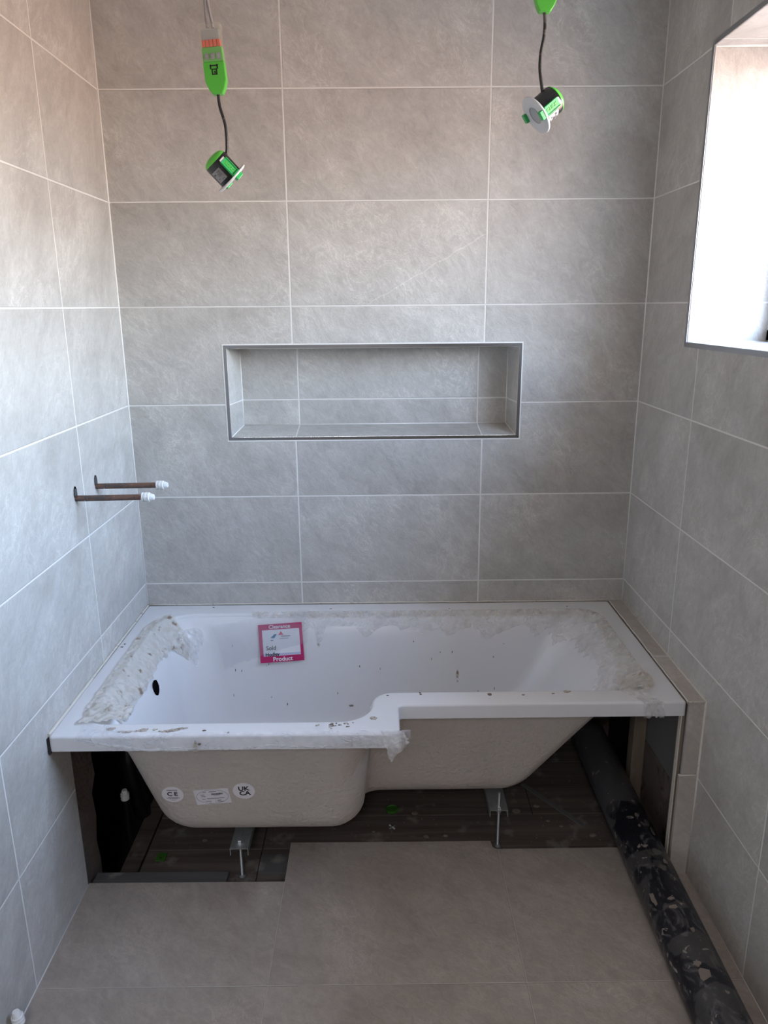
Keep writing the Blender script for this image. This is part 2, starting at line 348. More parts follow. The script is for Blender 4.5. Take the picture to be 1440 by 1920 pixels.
def box(bm, x0, x1, y0, y1, z0, z1, bev=0, mi=0):
    b2 = bmesh.new()
    vs = [b2.verts.new((x, y, z)) for x in (x0, x1) for y in (y0, y1) for z in (z0, z1)]
    for f in ((0, 1, 3, 2), (4, 6, 7, 5), (0, 4, 5, 1), (2, 3, 7, 6), (0, 2, 6, 4), (1, 5, 7, 3)): b2.faces.new([vs[i] for i in f])
    bmesh.ops.recalc_face_normals(b2, faces=b2.faces)
    if bev: bmesh.ops.bevel(b2, geom=list(b2.edges), offset=bev, segments=2, affect='EDGES', profile=.5)
    merge(bm, b2, mi); return bm

def merge(bm, b2, mi=0, mat=None):
    if mat is not None: bmesh.ops.transform(b2, matrix=mat, verts=b2.verts)
    mp = {v: bm.verts.new(v.co) for v in b2.verts}
    for f in b2.faces:
        nf = bm.faces.new([mp[v] for v in f.verts]); nf.material_index = mi; nf.smooth = f.smooth
    b2.free()

def NB(): return bmesh.new()

def prism(bm, poly, axis, a0, a1, mi=0, bev=0):
    """extrude a 2D polygon (list of (p,q)) along axis from a0 to a1. axis 0: (y,z); 1: (x,z); 2: (x,y)"""
    b2 = bmesh.new()
    def P(p, q, a): return {0: (a, p, q), 1: (p, a, q), 2: (p, q, a)}[axis]
    A = [b2.verts.new(P(p, q, a0)) for p, q in poly]; B = [b2.verts.new(P(p, q, a1)) for p, q in poly]
    b2.faces.new(A); b2.faces.new(B[::-1])
    n = len(poly)
    for i in range(n): b2.faces.new((A[i], B[i], B[(i + 1) % n], A[(i + 1) % n]))
    bmesh.ops.recalc_face_normals(b2, faces=b2.faces)
    if bev: bmesh.ops.bevel(b2, geom=list(b2.edges), offset=bev, segments=2, affect='EDGES', profile=.5)
    merge(bm, b2, mi); return bm

def lathe(bm, prof, n=32, mat=None, mi=0, close=True):
    """profile [(r,z)] around Z"""
    b2 = bmesh.new(); rings = []
    for r, z in prof:
        if r < 1e-6: rings.append([b2.verts.new((0, 0, z))])
        else: rings.append([b2.verts.new((r * math.cos(2 * math.pi * i / n), r * math.sin(2 * math.pi * i / n), z)) for i in range(n)])
    for a, b in zip(rings, rings[1:]):
        for i in range(n):
            j = (i + 1) % n
            if len(a) == 1 and len(b) == 1: continue
            if len(a) == 1: b2.faces.new((a[0], b[i], b[j]))
            elif len(b) == 1: b2.faces.new((a[i], a[j], b[0]))
            else: b2.faces.new((a[i], a[j], b[j], b[i]))
    bmesh.ops.recalc_face_normals(b2, faces=b2.faces)
    merge(bm, b2, mi, mat); return bm

def tube(bm, pts, r, n=12, mi=0):
    pts = [Vector(p) for p in pts]; rings = []
    up = Vector((0, 0, 1)); prevx = None
    for i, p in enumerate(pts):
        d = (pts[min(i + 1, len(pts) - 1)] - pts[max(i - 1, 0)]).normalized()
        if prevx is None:
            a = up if abs(d.dot(up)) < .9 else Vector((1, 0, 0)); xx = d.cross(a).normalized()
        else: xx = (prevx - d * prevx.dot(d)).normalized()
        prevx = xx; yy = d.cross(xx)
        rr = r(i / (len(pts) - 1)) if callable(r) else r
        rings.append([bm.verts.new(p + xx * rr * math.cos(2 * math.pi * k / n) + yy * rr * math.sin(2 * math.pi * k / n)) for k in range(n)])
    for a, b in zip(rings, rings[1:]):
        for k in range(n): f = bm.faces.new((a[k], a[(k + 1) % n], b[(k + 1) % n], b[k])); f.material_index = mi; f.smooth = True
    for rg in (rings[0][::-1], rings[-1]): f = bm.faces.new(rg); f.material_index = mi
    return bm

def spline(pts, n=8):
    out = []; P = [Vector(p) for p in pts]; P = [P[0] * 2 - P[1]] + P + [P[-1] * 2 - P[-2]]
    for i in range(1, len(P) - 2):
        a, b, c, d = P[i - 1:i + 3]
        for k in range(n):
            t = k / n; out.append(.5 * ((2 * b) + (c - a) * t + (2 * a - 5 * b + 4 * c - d) * t * t + (3 * b - a - 3 * c + d) * t ** 3))
    out.append(P[-2]); return out

def blob2d(cx, cy, rx, ry, n=14, jag=.35, ang=0):
    o = []
    for i in range(n):
        a = 2 * math.pi * i / n; k = 1 + random.uniform(-jag, jag)
        x, y = rx * k * math.cos(a), ry * k * math.sin(a)
        o.append((cx + x * math.cos(ang) - y * math.sin(ang), cy + x * math.sin(ang) + y * math.cos(ang)))
    return o

def text_bm(s, size, depth=.0004, align='CENTER', bold=0.0, spacing=1., shear=0.):
    cu = bpy.data.curves.new('t', 'FONT'); cu.body = s; cu.size = size; cu.extrude = depth; cu.align_x = align; cu.align_y = 'CENTER'
    cu.offset = bold; cu.space_character = spacing; cu.shear = shear; cu.resolution_u = 3
    o = bpy.data.objects.new('t', cu); COL.objects.link(o)
    dg = bpy.context.evaluated_depsgraph_get(); me = bpy.data.meshes.new_from_object(o.evaluated_get(dg))
    bm = NB(); bm.from_mesh(me); bpy.data.objects.remove(o); bpy.data.curves.remove(cu); bpy.data.meshes.remove(me)
    return bm

def frame(o, right, up, spin=0):
    r = Vector(right).normalized(); u = Vector(up).normalized(); n = r.cross(u).normalized(); u = n.cross(r)
    m = Matrix(((r.x, u.x, n.x, o[0]), (r.y, u.y, n.y, o[1]), (r.z, u.z, n.z, o[2]), (0, 0, 0, 1)))
    return m @ Matrix.Rotation(spin, 4, 'Z')

def flat(bm2, mat4):
    bmesh.ops.transform(bm2, matrix=mat4, verts=bm2.verts); return bm2

# ---------------------------------------------------------------- the room
XL, XR = -.533, 1.102
YF, ZC = -2.80, 2.46           # wall behind the camera, ceiling
RIM = .525
NX0, NX1, NZ0, NZ1, ND = -.218, .722, 1.095, 1.396, .13    # niche opening

# back wall with the niche cut out
b = NB()
box(b, XL, NX0, 0, .2, .48, ZC); box(b, NX1, XR, 0, .2, .48, ZC)
box(b, NX0, NX1, 0, .2, .48, NZ0); box(b, NX0, NX1, 0, .2, NZ1, ZC)
put('wall_back', b, 'tile_back', structure=True)
b = NB(); box(b, XL - .3, XR, .012, .2, -.30, .48)
put('wall_back_lower', b, 'plaster_brown', structure=True)
# niche lining (tapers slightly, base slopes down to the front)
f0 = (NX0 + .0097, NX1 - .0097, NZ0 + .0097, NZ1 - .0097); f1 = (NX0 + .028, NX1 - .022, NZ0 + .030, NZ1 - .017)
b = NB()
F = [b.verts.new((x, -.0013, z)) for x, z in ((f0[0], f0[2]), (f0[1], f0[2]), (f0[1], f0[3]), (f0[0], f0[3]))]
K = [b.verts.new((x, ND, z)) for x, z in ((f1[0], f1[2]), (f1[1], f1[2]), (f1[1], f1[3]), (f1[0], f1[3]))]
f = b.faces.new(K); f.material_index = 0
for i, mi in ((0, 2), (1, 1), (2, 2), (3, 1)):
    f = b.faces.new((F[i], F[(i + 1) % 4], K[(i + 1) % 4], K[i])); f.material_index = mi
put('wall_niche', b, ['tile_back', 'tile_nside', 'tile_nbase'], structure=True)
b = NB()   # grout beads inside the niche
g = .0022
for i in range(4):
    tube(b, [K[i].co if False else Vector(c) for c in (((f1[0], f1[1], f1[1], f1[0])[i], ND, (f1[2], f1[2], f1[3], f1[3])[i]), ((f1[1], f1[1], f1[0], f1[0])[i], ND, (f1[2], f1[3], f1[3], f1[2])[i]))], g, 6)
    tube(b, [((f0[0], f0[1], f0[1], f0[0])[i], .002, (f0[2], f0[2], f0[3], f0[3])[i]), ((f1[0], f1[1], f1[1], f1[0])[i], ND, (f1[2], f1[2], f1[3], f1[3])[i])], g, 6)
put('trim_5', b, 'grout', structure=True)

def mitred_frame(name, plane, a0, a1, b0, b1, wid, pos, dep, mat, outer=True):
    """rectangular trim: plane 1 -> (x,z) at y=pos, plane 0 -> (y,z) at x=pos; dep = signed depth range"""
    bm = NB(); o_ = ((a0, b0), (a1, b0), (a1, b1), (a0, b1)); i_ = ((a0 + wid, b0 + wid), (a1 - wid, b0 + wid), (a1 - wid, b1 - wid), (a0 + wid, b1 - wid))
    for k in range(4):
        j = (k + 1) % 4; prism(bm, [o_[k], o_[j], i_[j], i_[k]], plane, pos, pos + dep)
    return put(name, bm, mat, structure=True)
mitred_frame('trim_1', 1, NX0, NX1, NZ0, NZ1, .0095, -.0015, .012, 'chrome')
mitred_frame('trim_1_grout', 1, NX0 - .004, NX1 + .004, NZ0 - .004, NZ1 + .004, .0045, -.0008, .01, 'grout')

# left wall: tiled above the bath, tiled to the floor in front of it, bare behind the bath front
b = NB(); box(b, XL - .012, XL, YF, 0, .485, ZC); box(b, XL - .012, XL, YF, -.707, -.03, .485)
put('wall_left', b, 'tile_left', structure=True)
b = NB(); box(b, XL - .20, XL - .012, YF, .2, .485, ZC); box(b, XL - .20, XL - .012, YF, -.60, -.30, .485)
# ragged plaster edge of the opening
prism(b, [(-.60, -.30), (-.60, .485), (-.548, .485), (-.556, .43), (-.545, .36), (-.56, .30), (-.552, .24), (-.585, .20), (-.575, .12), (-.592, .05), (-.58, -.02), (-.59, -.30)], 0, XL - .20, XL - .013)
put('wall_left_backing', b, 'plaster_brown', structure=True)
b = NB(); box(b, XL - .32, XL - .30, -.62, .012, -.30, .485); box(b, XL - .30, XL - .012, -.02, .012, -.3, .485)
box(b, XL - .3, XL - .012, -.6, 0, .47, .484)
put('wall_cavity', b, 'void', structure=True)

# right wall with the window opening
b = NB()
WT = .42
box(b, XR, XR + WT, WY1, .2, -.03, ZC); box(b, XR, XR + WT, YF, WY0, -.03, ZC)
box(b, XR, XR + WT, WY0, WY1, -.03, WZ0); box(b, XR, XR + WT, WY0, WY1, WZ1, ZC)
put('wall_right', b, 'tile_right', structure=True)
b = NB()
box(b, XR + .001, XR + .215, WY1 - .001, WY1 + .01, WZ0, WZ1, mi=0)      # far jamb
box(b, XR + .001, XR + .215, WY0 - .01, WY0 + .001, WZ0, WZ1, mi=0)
box(b, XR + .001, XR + .215, WY0, WY1, WZ1 - .001, WZ1 + .01, mi=1)
box(b, XR + .001, XR + .215, WY0, WY1, WZ0 - .01, WZ0 + .001, mi=2)
put('wall_window_reveal', b, ['tile_jamb', 'tile_head', 'tile_sill'], structure=True)
mitred_frame('trim_2', 0, WY0 - .012, WY1 + .012, WZ0 - .012, WZ1 + .012, .0125, XR - .0015, .01, 'trim_metal')
b = NB()
tube(b, [(XR + .002, WY1 - .001, WZ0 + .001), (XR + .21, WY1 - .001, WZ0 + .001)], .002, 6)
tube(b, [(XR + .002, WY1 - .001, WZ1 - .001), (XR + .21, WY1 - .001, WZ1 - .001)], .002, 6)
tube(b, [(XR + .002, WY1 - .001, WZ0), (XR + .002, WY1 - .001, WZ1)], .0018, 6)
put('trim_6', b, 'grout', structure=True)
# the window: frame, mullion, panes
wf = NB(); X0, X1 = XR + .212, XR + .262
for k, (a0, a1, c0, c1) in enumerate(((WY0, WY1, WZ0, WZ0 + .035), (WY0, WY1, WZ1 - .035, WZ1), (WY0, WY0 + .03, WZ0, WZ1), (WY1 - .03, WY1, WZ0, WZ1))): box(wf, X0, X1, a0, a1, c0, c1, .004)
box(wf, X0, X1, -1.01, -.95, WZ0 + .05, WZ1 - .05, .004)
wfo = put('window_1', wf, 'upvc', structure=True)
b = NB(); box(b, X0 + .03, X0 + .036, WY0 + .025, WY1 - .025, WZ0 + .03, WZ1 - .03); put('pane', b, 'glass', wfo)

# wall behind the camera with a flush door, ceiling
b = NB(); box(b, XL - .2, -.30, YF - .1, YF, 0, ZC); box(b, .50, XR + .3, YF - .1, YF, 0, ZC); box(b, -.30, .50, YF - .1, YF, 2.0, ZC)
put('wall_front', b, 'plaster_white', structure=True)
b = NB(); box(b, -.34, -.30, YF - .86, YF - .10, 0.005, 2.0, .002); put('door_1', b, 'upvc', structure=True)
b = NB(); HX0, HX1, HY = XL - .2, XR + .3, YF - 1.5
box(b, HX0 - .05, HX0, HY, YF - .1, -.03, ZC); box(b, HX1, HX1 + .05, HY, YF - .1, -.03, ZC); box(b, HX0, HX1, HY - .05, HY, -.03, ZC)
put('wall_hall', b, 'plaster_white', structure=True)
b = NB(); box(b, HX0, HX1, HY, YF - .0, -.05, 0); put('floor_hall', b, 'ply', structure=True)
b = NB(); box(b, HX0, HX1, HY, YF - .1, ZC, ZC + .1); put('ceiling_hall', b, 'plaster_white', structure=True)
b = NB(); box(b, XL - .2, XR + .43, YF - .1, .2, ZC, ZC + .1); put('ceiling', b, 'plaster_white', structure=True)

# beads in the corners
b = NB(); tube(b, [(XL + .0005, -.0005, RIM), (XL + .0005, -.0005, ZC)], .0032, 6); put('trim_3', b, 'grout', structure=True)
b = NB(); tube(b, [(XR - .0005, -.0005, RIM), (XR - .0005, -.0005, ZC)], .0028, 6); put('trim_4', b, 'grout', structure=True)
b = NB(); tube(b, [(XL, YF, .0), (XL, -.707, .0)], .0022, 6); put('baseboard_left', b, 'grout', structure=True)
b = NB(); tube(b, [(XR, YF, .0), (XR, -.69, .0)], .0022, 6); put('baseboard_right', b, 'grout', structure=True)
b = NB()
pts = [(XL + .0022, -.812 + i * .0271, RIM - .0005 + random.uniform(-.0004, .0006)) for i in range(31)]
tube(b, pts, lambda t: .0038 if t > .35 else .0046, 6); tube(b, [(XL + i * .053, -.001, RIM + .001 + random.uniform(-.0005, .001)) for i in range(31)], .003, 6)
put('trim_7', b, 'grout_dirty', structure=True)

# tiled floor (cut back under the bath)
b = NB()
poly = [(XL, YF), (XR + .0, YF), (XR, -.60), (.963, -.585), (.60, -.586)]
for i in range(7):
    a = math.radians(270 - 90 * i / 6); poly.append((.600 + .0 + .015 * math.cos(a) - .0, -.571 + .015 * math.sin(a)))
poly += [(.583, -.552), (0.0, -.549), (0.0, -.703), (XL, -.700)]
prism(b, poly, 2, -.011, 0)
put('floor', b, 'tile_floor', structure=True)
b = NB()
poly2 = [(p[0], p[1] - .004) if p[1] > -2 else p for p in poly]; prism(b, poly2, 2, -.032, -.011)
put('floor_screed', b, 'adhesive', structure=True)
# old floorboards under the bath, with an open hole at the left
b = NB()
edges = [.012, -.115, -.256, -.393, -.536, -.69, -.86]
for i in range(6):
    y1, y0 = edges[i] - .0015, edges[i + 1] + .0015
    xs = -.425 if i < 5 else XL
    if y0 > -.12: xs = XL - .01
    cuts = [xs, (.30, -.11, .74, -.087, .2, .3)[i], XR]
    if i == 4: cuts = [xs, -.087, .62, XR]
    for c0, c1 in zip(cuts, cuts[1:]): box(b, c0 + .001, c1 - .001, y0, y1, -.054, -.032 + random.uniform(-.0015, .0015), .0015)
put('floor_boards', b, 'boards', structure=True)
b = NB(); box(b, XL, -.165, -.690, -.642, -.034, -.016, .001); box(b, -.085, -.004, -.64, -.565, -.034, -.026, .001); put('floor_batten', b, 'ply', structure=True)
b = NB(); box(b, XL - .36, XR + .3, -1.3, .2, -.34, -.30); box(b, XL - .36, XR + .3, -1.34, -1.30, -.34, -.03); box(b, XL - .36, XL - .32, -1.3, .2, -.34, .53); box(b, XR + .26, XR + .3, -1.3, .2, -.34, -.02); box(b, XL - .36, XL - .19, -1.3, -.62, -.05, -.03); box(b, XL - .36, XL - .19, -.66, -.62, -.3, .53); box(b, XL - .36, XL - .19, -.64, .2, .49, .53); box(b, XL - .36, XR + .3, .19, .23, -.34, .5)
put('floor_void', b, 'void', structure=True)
b = NB(); box(b, -.49, -.44, -.64, .0, -.25, -.056); box(b, XL - .2, -.30, -.67, -.645, -.3, -.034); put('floor_joist', b, 'boards', structure=True)

# boxed ledge between bath and right wall
b = NB(); LX = 1.0565
box(b, LX, XR, -.689, 0, .516, .5262, mi=0)
box(b, LX + .002, XR, -.690, -.680, .3115, .516, mi=1)
box(b, LX - .004, XR, -.692, -.682, 0, .3085, mi=1)
box(b, LX + .001, XR, -.682, -.676, 0, .516, mi=2)
put('wall_ledge', b, ['tile_ltop', 'tile_lfront', 'adhesive'], structure=True)
b = NB()
tube(b, [(LX + .001, -.6905, .5255), (XR + .0, -.6905, .5255)], .0022, 6); tube(b, [(LX - .003, -.691, .310), (XR, -.691, .310)], .0026, 6)
tube(b, [(XR, -.691, 0), (XR, -.691, .527)], .0036, 6); tube(b, [(XR - .0005, -.691, .526), (XR - .0005, 0, .526)], .0028, 6)
tube(b, [(LX - .001 + random.uniform(-.0012, .0008), -.69 + i * .023, .5265) for i in range(31)], .0024, 5)
put('trim_8', b, 'grout_dirty', structure=True)
b = NB(); box(b, XR - .010, XR - .0005, -.675, -.285, .20, .514); put('wall_right_board', b, 'board_grey', structure=True)
b = NB(); box(b, XR - .012, XR - .0005, -.675, -.285, -.03, .20); put('wall_right_lower', b, 'plaster_brown', structure=True)
b = NB(); box(b, XR - .010, XR - .0005, -.285, .0, -.03, .514); put('wall_right_void_shade', b, 'void', structure=True)  # backing of the black gap behind the studs, shade painted into its colour
def stud(x0, x1, y0, y1, lab):
    bm = NB(); box(bm, x0, x1, y0, y1, -.03, .514, .002); o = put('timber_stud', bm, 'stud'); tag(o, lab, 'timber'); return o
stud(1.052, 1.090, -.350, -.305, 'short pine stud standing further back in the dark gap under the bath rim')
stud(1.0505, 1.090, -.674, -.650, 'front pine stud at the edge of the tiled boxing under the bath corner')
b = NB(); box(b, 1.0475, 1.0505, -.676, -.662, -.03, .50); put('wall_board_edge', b, 'grout_dirty', structure=True)

# ---------------------------------------------------------------- the bath
EM, KM = 14, 8
def ring(xL, xR, yB, y1, y2, xS, rad, z):
    """L-shaped loop; y1 = front of the wide end, y2 = front of the narrow end; returns 6*(EM+KM) points"""
    P = [(xL, yB), (xR, yB), (xR, y2), (xS, y2), (xS, y1), (xL, y1)]
    out = []
    for i in range(6):
        p = Vector(P[i]); a = Vector(P[i - 1]); c = Vector(P[(i + 1) % 6]); r = rad[i]
        di = (p - a).normalized(); do = (c - p).normalized(); cen = p - di * r + do * r
        for k in range(KM + 1):
            an = math.pi / 2 * k / KM; q = cen - do * r * math.cos(an) + di * r * math.sin(an); out.append(Vector((q.x, q.y, z)))
        s = p + do * r; e_ = c - do * rad[(i + 1) % 6]
        for k in range(1, EM): q = s.lerp(e_, k / EM); out.append(Vector((q.x, q.y, z)))
    return out
OUT = dict(xL=XL + .004, xR=1.053, yB=-.003, y1=-.820, y2=-.689, xS=.313)
ORAD = [.004, .006, .008, .012, .008, .008]
LIP = dict(xL=-.455, xR=.985, yB=-.086, y1=-.760, y2=-.618, xS=.243)
LRAD = [.115, .07, .05, .055, .08, .045]
def inset(d, q, rad):
    n = dict(d); n['xL'] += q; n['xR'] -= q; n['yB'] -= q; n['y1'] += q; n['y2'] += q; n['xS'] -= q
    return n, [max(.003, r - q) if i != 3 else r + q for i, r in enumerate(rad)]
ZB = .112
def wall(z, off=0.):
    s = max(0, (RIM - z) / (RIM - ZB)); dpt = max(0., .515 - z); fl = math.exp(-dpt / .030)
    d = dict(xL=-.412 + .085 * s - .040 * fl, xR=.930 - .27 * s + .050 * fl, yB=-.118 - .05 * s + .030 * fl, y1=-.759 + .10 * s, y2=-.620 + .12 * s, xS=.240 - .035 * s)
    rd = [.115, .08, .06, .055, .08, .05 + .04 * s]
    return inset(d, off, rd)
def lring(d, rad, z): return ring(d['xL'], d['xR'], d['yB'], d['y1'], d['y2'], d['xS'], rad, z)
def loft(rings, cap=True, flip=False):
    bm = NB(); R_ = [[bm.verts.new(p) for p in r] for r in rings]; n = len(R_[0])
    for a, b_ in zip(R_, R_[1:]):
        for i in range(n):
            j = (i + 1) % n; bm.faces.new((a[i], a[j], b_[j], b_[i]))
    if cap:
        f = bm.faces.new(R_[-1]); bmesh.ops.triangulate(bm, faces=[f])
    bmesh.ops.recalc_face_normals(bm, faces=bm.faces)
    return bm
bath = thing('bathtub', 'white L-shaped acrylic shower bath with dirty torn protective film, no front panel', 'bathtub', (.26, -.40, -.03))
# rim: skirt, rounded edge, deck, lip
rs = []
for q, z in ((.004, .487), (.0, .485), (0, .487)): d, r = inset(OUT, q, ORAD); rs.append(lring(d, r, z))
for k in range(6):
    a = math.pi / 2 * k / 5; q = .007 * (1 - math.cos(a)); d, r = inset(OUT, q, ORAD); rs.append(lring(d, r, RIM - .007 + .007 * math.sin(a)))
for k in range(6):
    a = math.pi / 2 * k / 5; q = -.010 + .010 * math.sin(a); d, r = inset(LIP, q, LRAD); rs.append(lring(d, r, RIM - .010 * (1 - math.cos(a))))
rim_o = put('rim', loft(rs, cap=False), 'acrylic', bath, smooth=True, auto=50)
# basin inside
rs = [lring(*inset(LIP, 0, LRAD), RIM - .010)]
for k in range(1, 15):
    z = .515 - (.515 - ZB - .085) * (k / 14) ** 1.5
    rs.append(lring(*wall(z), z))
for k in range(1, 9):
    a = math.pi / 2 * k / 8; z = ZB + .005 + .08 * (1 - math.sin(a)); rs.append(lring(*wall(z, .08 * (1 - math.cos(a))), z))
basin_o = put('basin', loft(rs), 'acrylic', bath, smooth=True)
# fibreglass shell outside
rs = []
for q, z in ((.006, .487), (.006, .516)): d, r = inset(OUT, q, ORAD); rs.append(lring(d, r, z))
d, r = inset(LIP, -.012, LRAD); rs.append(lring(d, r, .512))
for k in range(0, 15):
    z = .500 - (.500 - ZB - .078) * k / 14; rs.append(lring(*wall(z, -.008), z))
for k in range(1, 11):
    a = math.pi / 2 * k / 10; z = ZB - .003 + .08 * (1 - math.sin(a)); rs.append(lring(*wall(z, -.008 + .08 * (1 - math.cos(a))), z))
bm = loft(rs)
for v in bm.verts:
    if v.co.z < .46:
        nn = noise.noise(v.co * 9) * .0016; v.co += Vector((0, 1, 0)) * nn
shell_o = put('shell', bm, 'shell', bath, smooth=True)
# overflow hole in the tap end
ov = Vector((-.4105, -.415, .435)); s_ = Vector((.20, 0, 1)).normalized()
xw = wall(.433)[0]['xL'] + .0015
mt = frame((xw, -.414, .433), (0, 1, 0), (-.19, 0, 1))
b = NB(); prism(b, blob2d(0, 0, .0215, .0235, 30, .05), 2, -.0005, .0012); put('overflow_hole', flat(b, mt), 'hole', bath)
# black gasket at the left front end
b = NB(); box(b, XL + .0005, XL + .0045, -.8215, -.812, .482, .520, .001); box(b, XL + .001, XL + .007, -.823, -.812, .478, .492, .002); put('gasket', b, 'silicone_black', bath)

# --- support brackets with threaded rods
def bracket(x0, x1, yf, yb, zt, rx, ry, rod_top, rod_bot):
    bm = NB(); h = .022; t_ = .0018
    prism(bm, [(x0, zt - h), (x0, zt), (x1, zt), (x1, zt - h), (x1 - t_, zt - h), (x1 - t_, zt - t_), (x0 + t_, zt - t_), (x0 + t_, zt - h)], 1, yf, yb)
    o = put('support_bracket', bm, 'galv', bath)
    bm = NB(); tube(bm, [(rx, ry, rod_bot), (rx, ry, rod_top)], .004, 12)
    for k in range(int((rod_top - rod_bot) / .003)): lathe(bm, [(.0041, 0), (.0047, .0007), (.0041, .0014)], 12, Matrix.Translation((rx, ry, rod_bot + .003 * k)))
    put('threaded_rod', bm, 'zinc', o, smooth=True, auto=40)
    bm = NB()
    lathe(bm, [(0, 0), (.011, 0), (.011, .0018), (0, .0018)], 20, Matrix.Translation((rx, ry, zt)))
    lathe(bm, [(0, .0018), (.0085, .0018), (.0085, .0085), (.0075, .0095), (0, .0095)], 6, Matrix.Translation((rx, ry, zt)))
    lathe(bm, [(0, 0), (.0085, 0), (.0085, .006), (0, .006)], 6, Matrix.Translation((rx, ry, zt - t_ - .008)))
    put('nut', bm, 'zinc', o)
    bm = NB(); lathe(bm, [(0, 0), (.012, 0), (.011, .004), (.005, .007), (0, .007)], 16, Matrix.Translation((rx, ry, rod_bot))); put('foot', bm, 'zinc', o)
    return o
bracket(-.151, -.101, -.672, -.13, .082, -.127, -.646, .090, -.031)
bracket(.580, .633, -.545, -.20, .098, .607, -.536, .152, -.031)

# --- stickers on the shell
def shell_frame(x, z, spin=0):
    y = wall(z, -.008)[0]['y1'] - .0012
    return frame((x, y, z), (1, 0, 0), (0, -.237, .971), spin)
def disc(r, depth=.0006, n=40): return prism(NB(), [(r * math.cos(2 * math.pi * i / n), r * math.sin(2 * math.pi * i / n)) for i in range(n)], 2, -.0006, depth)
def lines(spec, d0=.0006, d1=.0009):
    bm = NB()
    for x0, x1, y, h in spec: box(bm, x0, x1, y - h / 2, y + h / 2, d0, d1)
    return bm
def words(spec, d0=.0008, depth=.0002):
    bm = NB()
    for s, x, y, size, bold in spec: merge(bm, text_bm(s, size, depth, 'CENTER', bold), 0, Matrix.Translation((x, y, d0)))
    return bm
fr = shell_frame(-.280, .283)
st = put('approval_sticker', flat(disc(.0285), fr), 'sticker', bath); st['label'] = 'round white sticker printed CE'
put('lettering', flat(words([('C', -.0075, .002, .0195, .0004), ('E', .0085, .002, .0195, .0004)]), fr), 'ink', st)
put('small_print', flat(lines([(-.014, .014, .0165, .0018), (-.013, .013, -.0095, .0011), (-.018, .018, -.0125, .0011), (-.011, .011, -.0158, .0011), (-.005, .005, -.0205, .0008)]), fr), 'ink_soft', st)
fr = shell_frame(-.177, .274, math.radians(5))
b = NB(); box(b, -.046, .046, -.027, .027, -.0006, .0006)
st = put('product_sticker', flat(b, fr), 'sticker', bath); st['label'] = 'rectangular white label with an oval outline and a barcode'
b = NB()
for i in range(48):
    a, c = 2 * math.pi * i / 48, 2 * math.pi * (i + 1) / 48
    prism(b, [(.0425 * math.cos(a), .0255 * math.sin(a)), (.0425 * math.cos(c), .0255 * math.sin(c)), (.0418 * math.cos(c), .0249 * math.sin(c)), (.0418 * math.cos(a), .0249 * math.sin(a))], 2, .0006, .0009)
put('oval_outline', flat(b, fr), 'ink_soft', st)
b = NB(); x = -.001
while x < .029:
    w_ = random.choice((.0005, .0008, .0012)); box(b, x, x + w_, .0065, .0125, .0006, .0009); x += w_ + random.choice((.0004, .0007))
put('barcode', flat(b, fr), 'ink', st)
put('small_print', flat(lines([(-.023, -.014, .018, .0015), (-.006, .013, .0185, .0022), (-.030, -.020, .0085, .0016), (-.029, -.018, .0025, .0016), (.004, .020, .0045, .0010), (-.029, -.020, -.008, .0013), (-.016, .030, -.0065, .0016), (-.021, -.006, -.0165, .0013), (-.010, -.008, -.021, .0018), (.010, .020, -.0145, .0020), (.010, .028, -.0195, .0016), (.0055, .0059, -.0170, .012)]), fr), 'ink_soft', st)
fr = shell_frame(-.093, .293, math.radians(3))
st = put('approval_sticker', flat(disc(.0288), fr), 'sticker', bath); st['label'] = 'round white sticker printed UK CA'
put('lettering', flat(words([('UK', .0005, .0085, .021, .0006), ('CA', .0015, -.0085, .021, .0006)]), fr), 'ink', st)

# --- clearance sticker on the basin wall
def basin_back(x, z, off=.0012):
    return Vector((x, wall(z)[0]['yB'] - off, z))
pb, pt = basin_back(-.062, .385), basin_back(-.062, .495)
up = (pt - pb); cen = (pb + pt) / 2 + Vector((0, -.0075, 0))
fr = frame(cen, (1, 0, 0), up, math.radians(3.5))
W2, H2 = .0725, .0635
b = NB(); box(b, -W2, W2, -H2, H2, -.0005, .0006)
cs = put('clearance_sticker', flat(b, fr), 'magenta', bath); cs['label'] = 'square magenta sticker with white centre reading Clearance Product'
b = NB(); box(b, -W2 + .012, W2 - .010, -H2 + .021, H2 - .019, .0006, .0010); put('white_panel', flat(b, fr), 'paper', cs)
b = NB(); box(b, -W2 + .012, W2 - .010, -H2 + .022, -H2 + .029, .0010, .0012); put('printed_band', flat(b, fr), 'lilac', cs)
put('lettering', flat(words([('Clearance', -.002, H2 - .010, .0175, .0003)], .0009, .0003), fr), 'paper', cs)
put('lettering', flat(words([('Product', .002, -H2 + .0095, .020, .0004)], .0009, .0003), fr), 'paper', cs)
put('handwriting', flat(words([('Sold', -.034, -.016, .019, .0003)], .0015, .0003), fr), 'ink', cs)
put('handwriting', flat(words([('Hodley', -.031, -.037, .016, .0003)], .0015, .0003), fr), 'ink', cs)
b = NB(); prism(b, [(-.034, .018), (-.020, .030), (-.012, .029), (-.022, .016)], 2, .001, .0013); box(b, -.034, -.025, .008, .011, .001, .0013); put('printed_logo', flat(b, fr), 'blue', cs)
b = NB(); prism(b, [(-.008, .026), (.002, .038), (.010, .026)], 2, .001, .0013); put('printed_logo', flat(b, fr), 'redp', cs)
b = NB(); box(b, .002, .032, .020, .0225, .001, .0013); box(b, -.004, .026, .013, .0145, .001, .0013); put('printed_logo', flat(b, fr), 'ink_soft', cs)

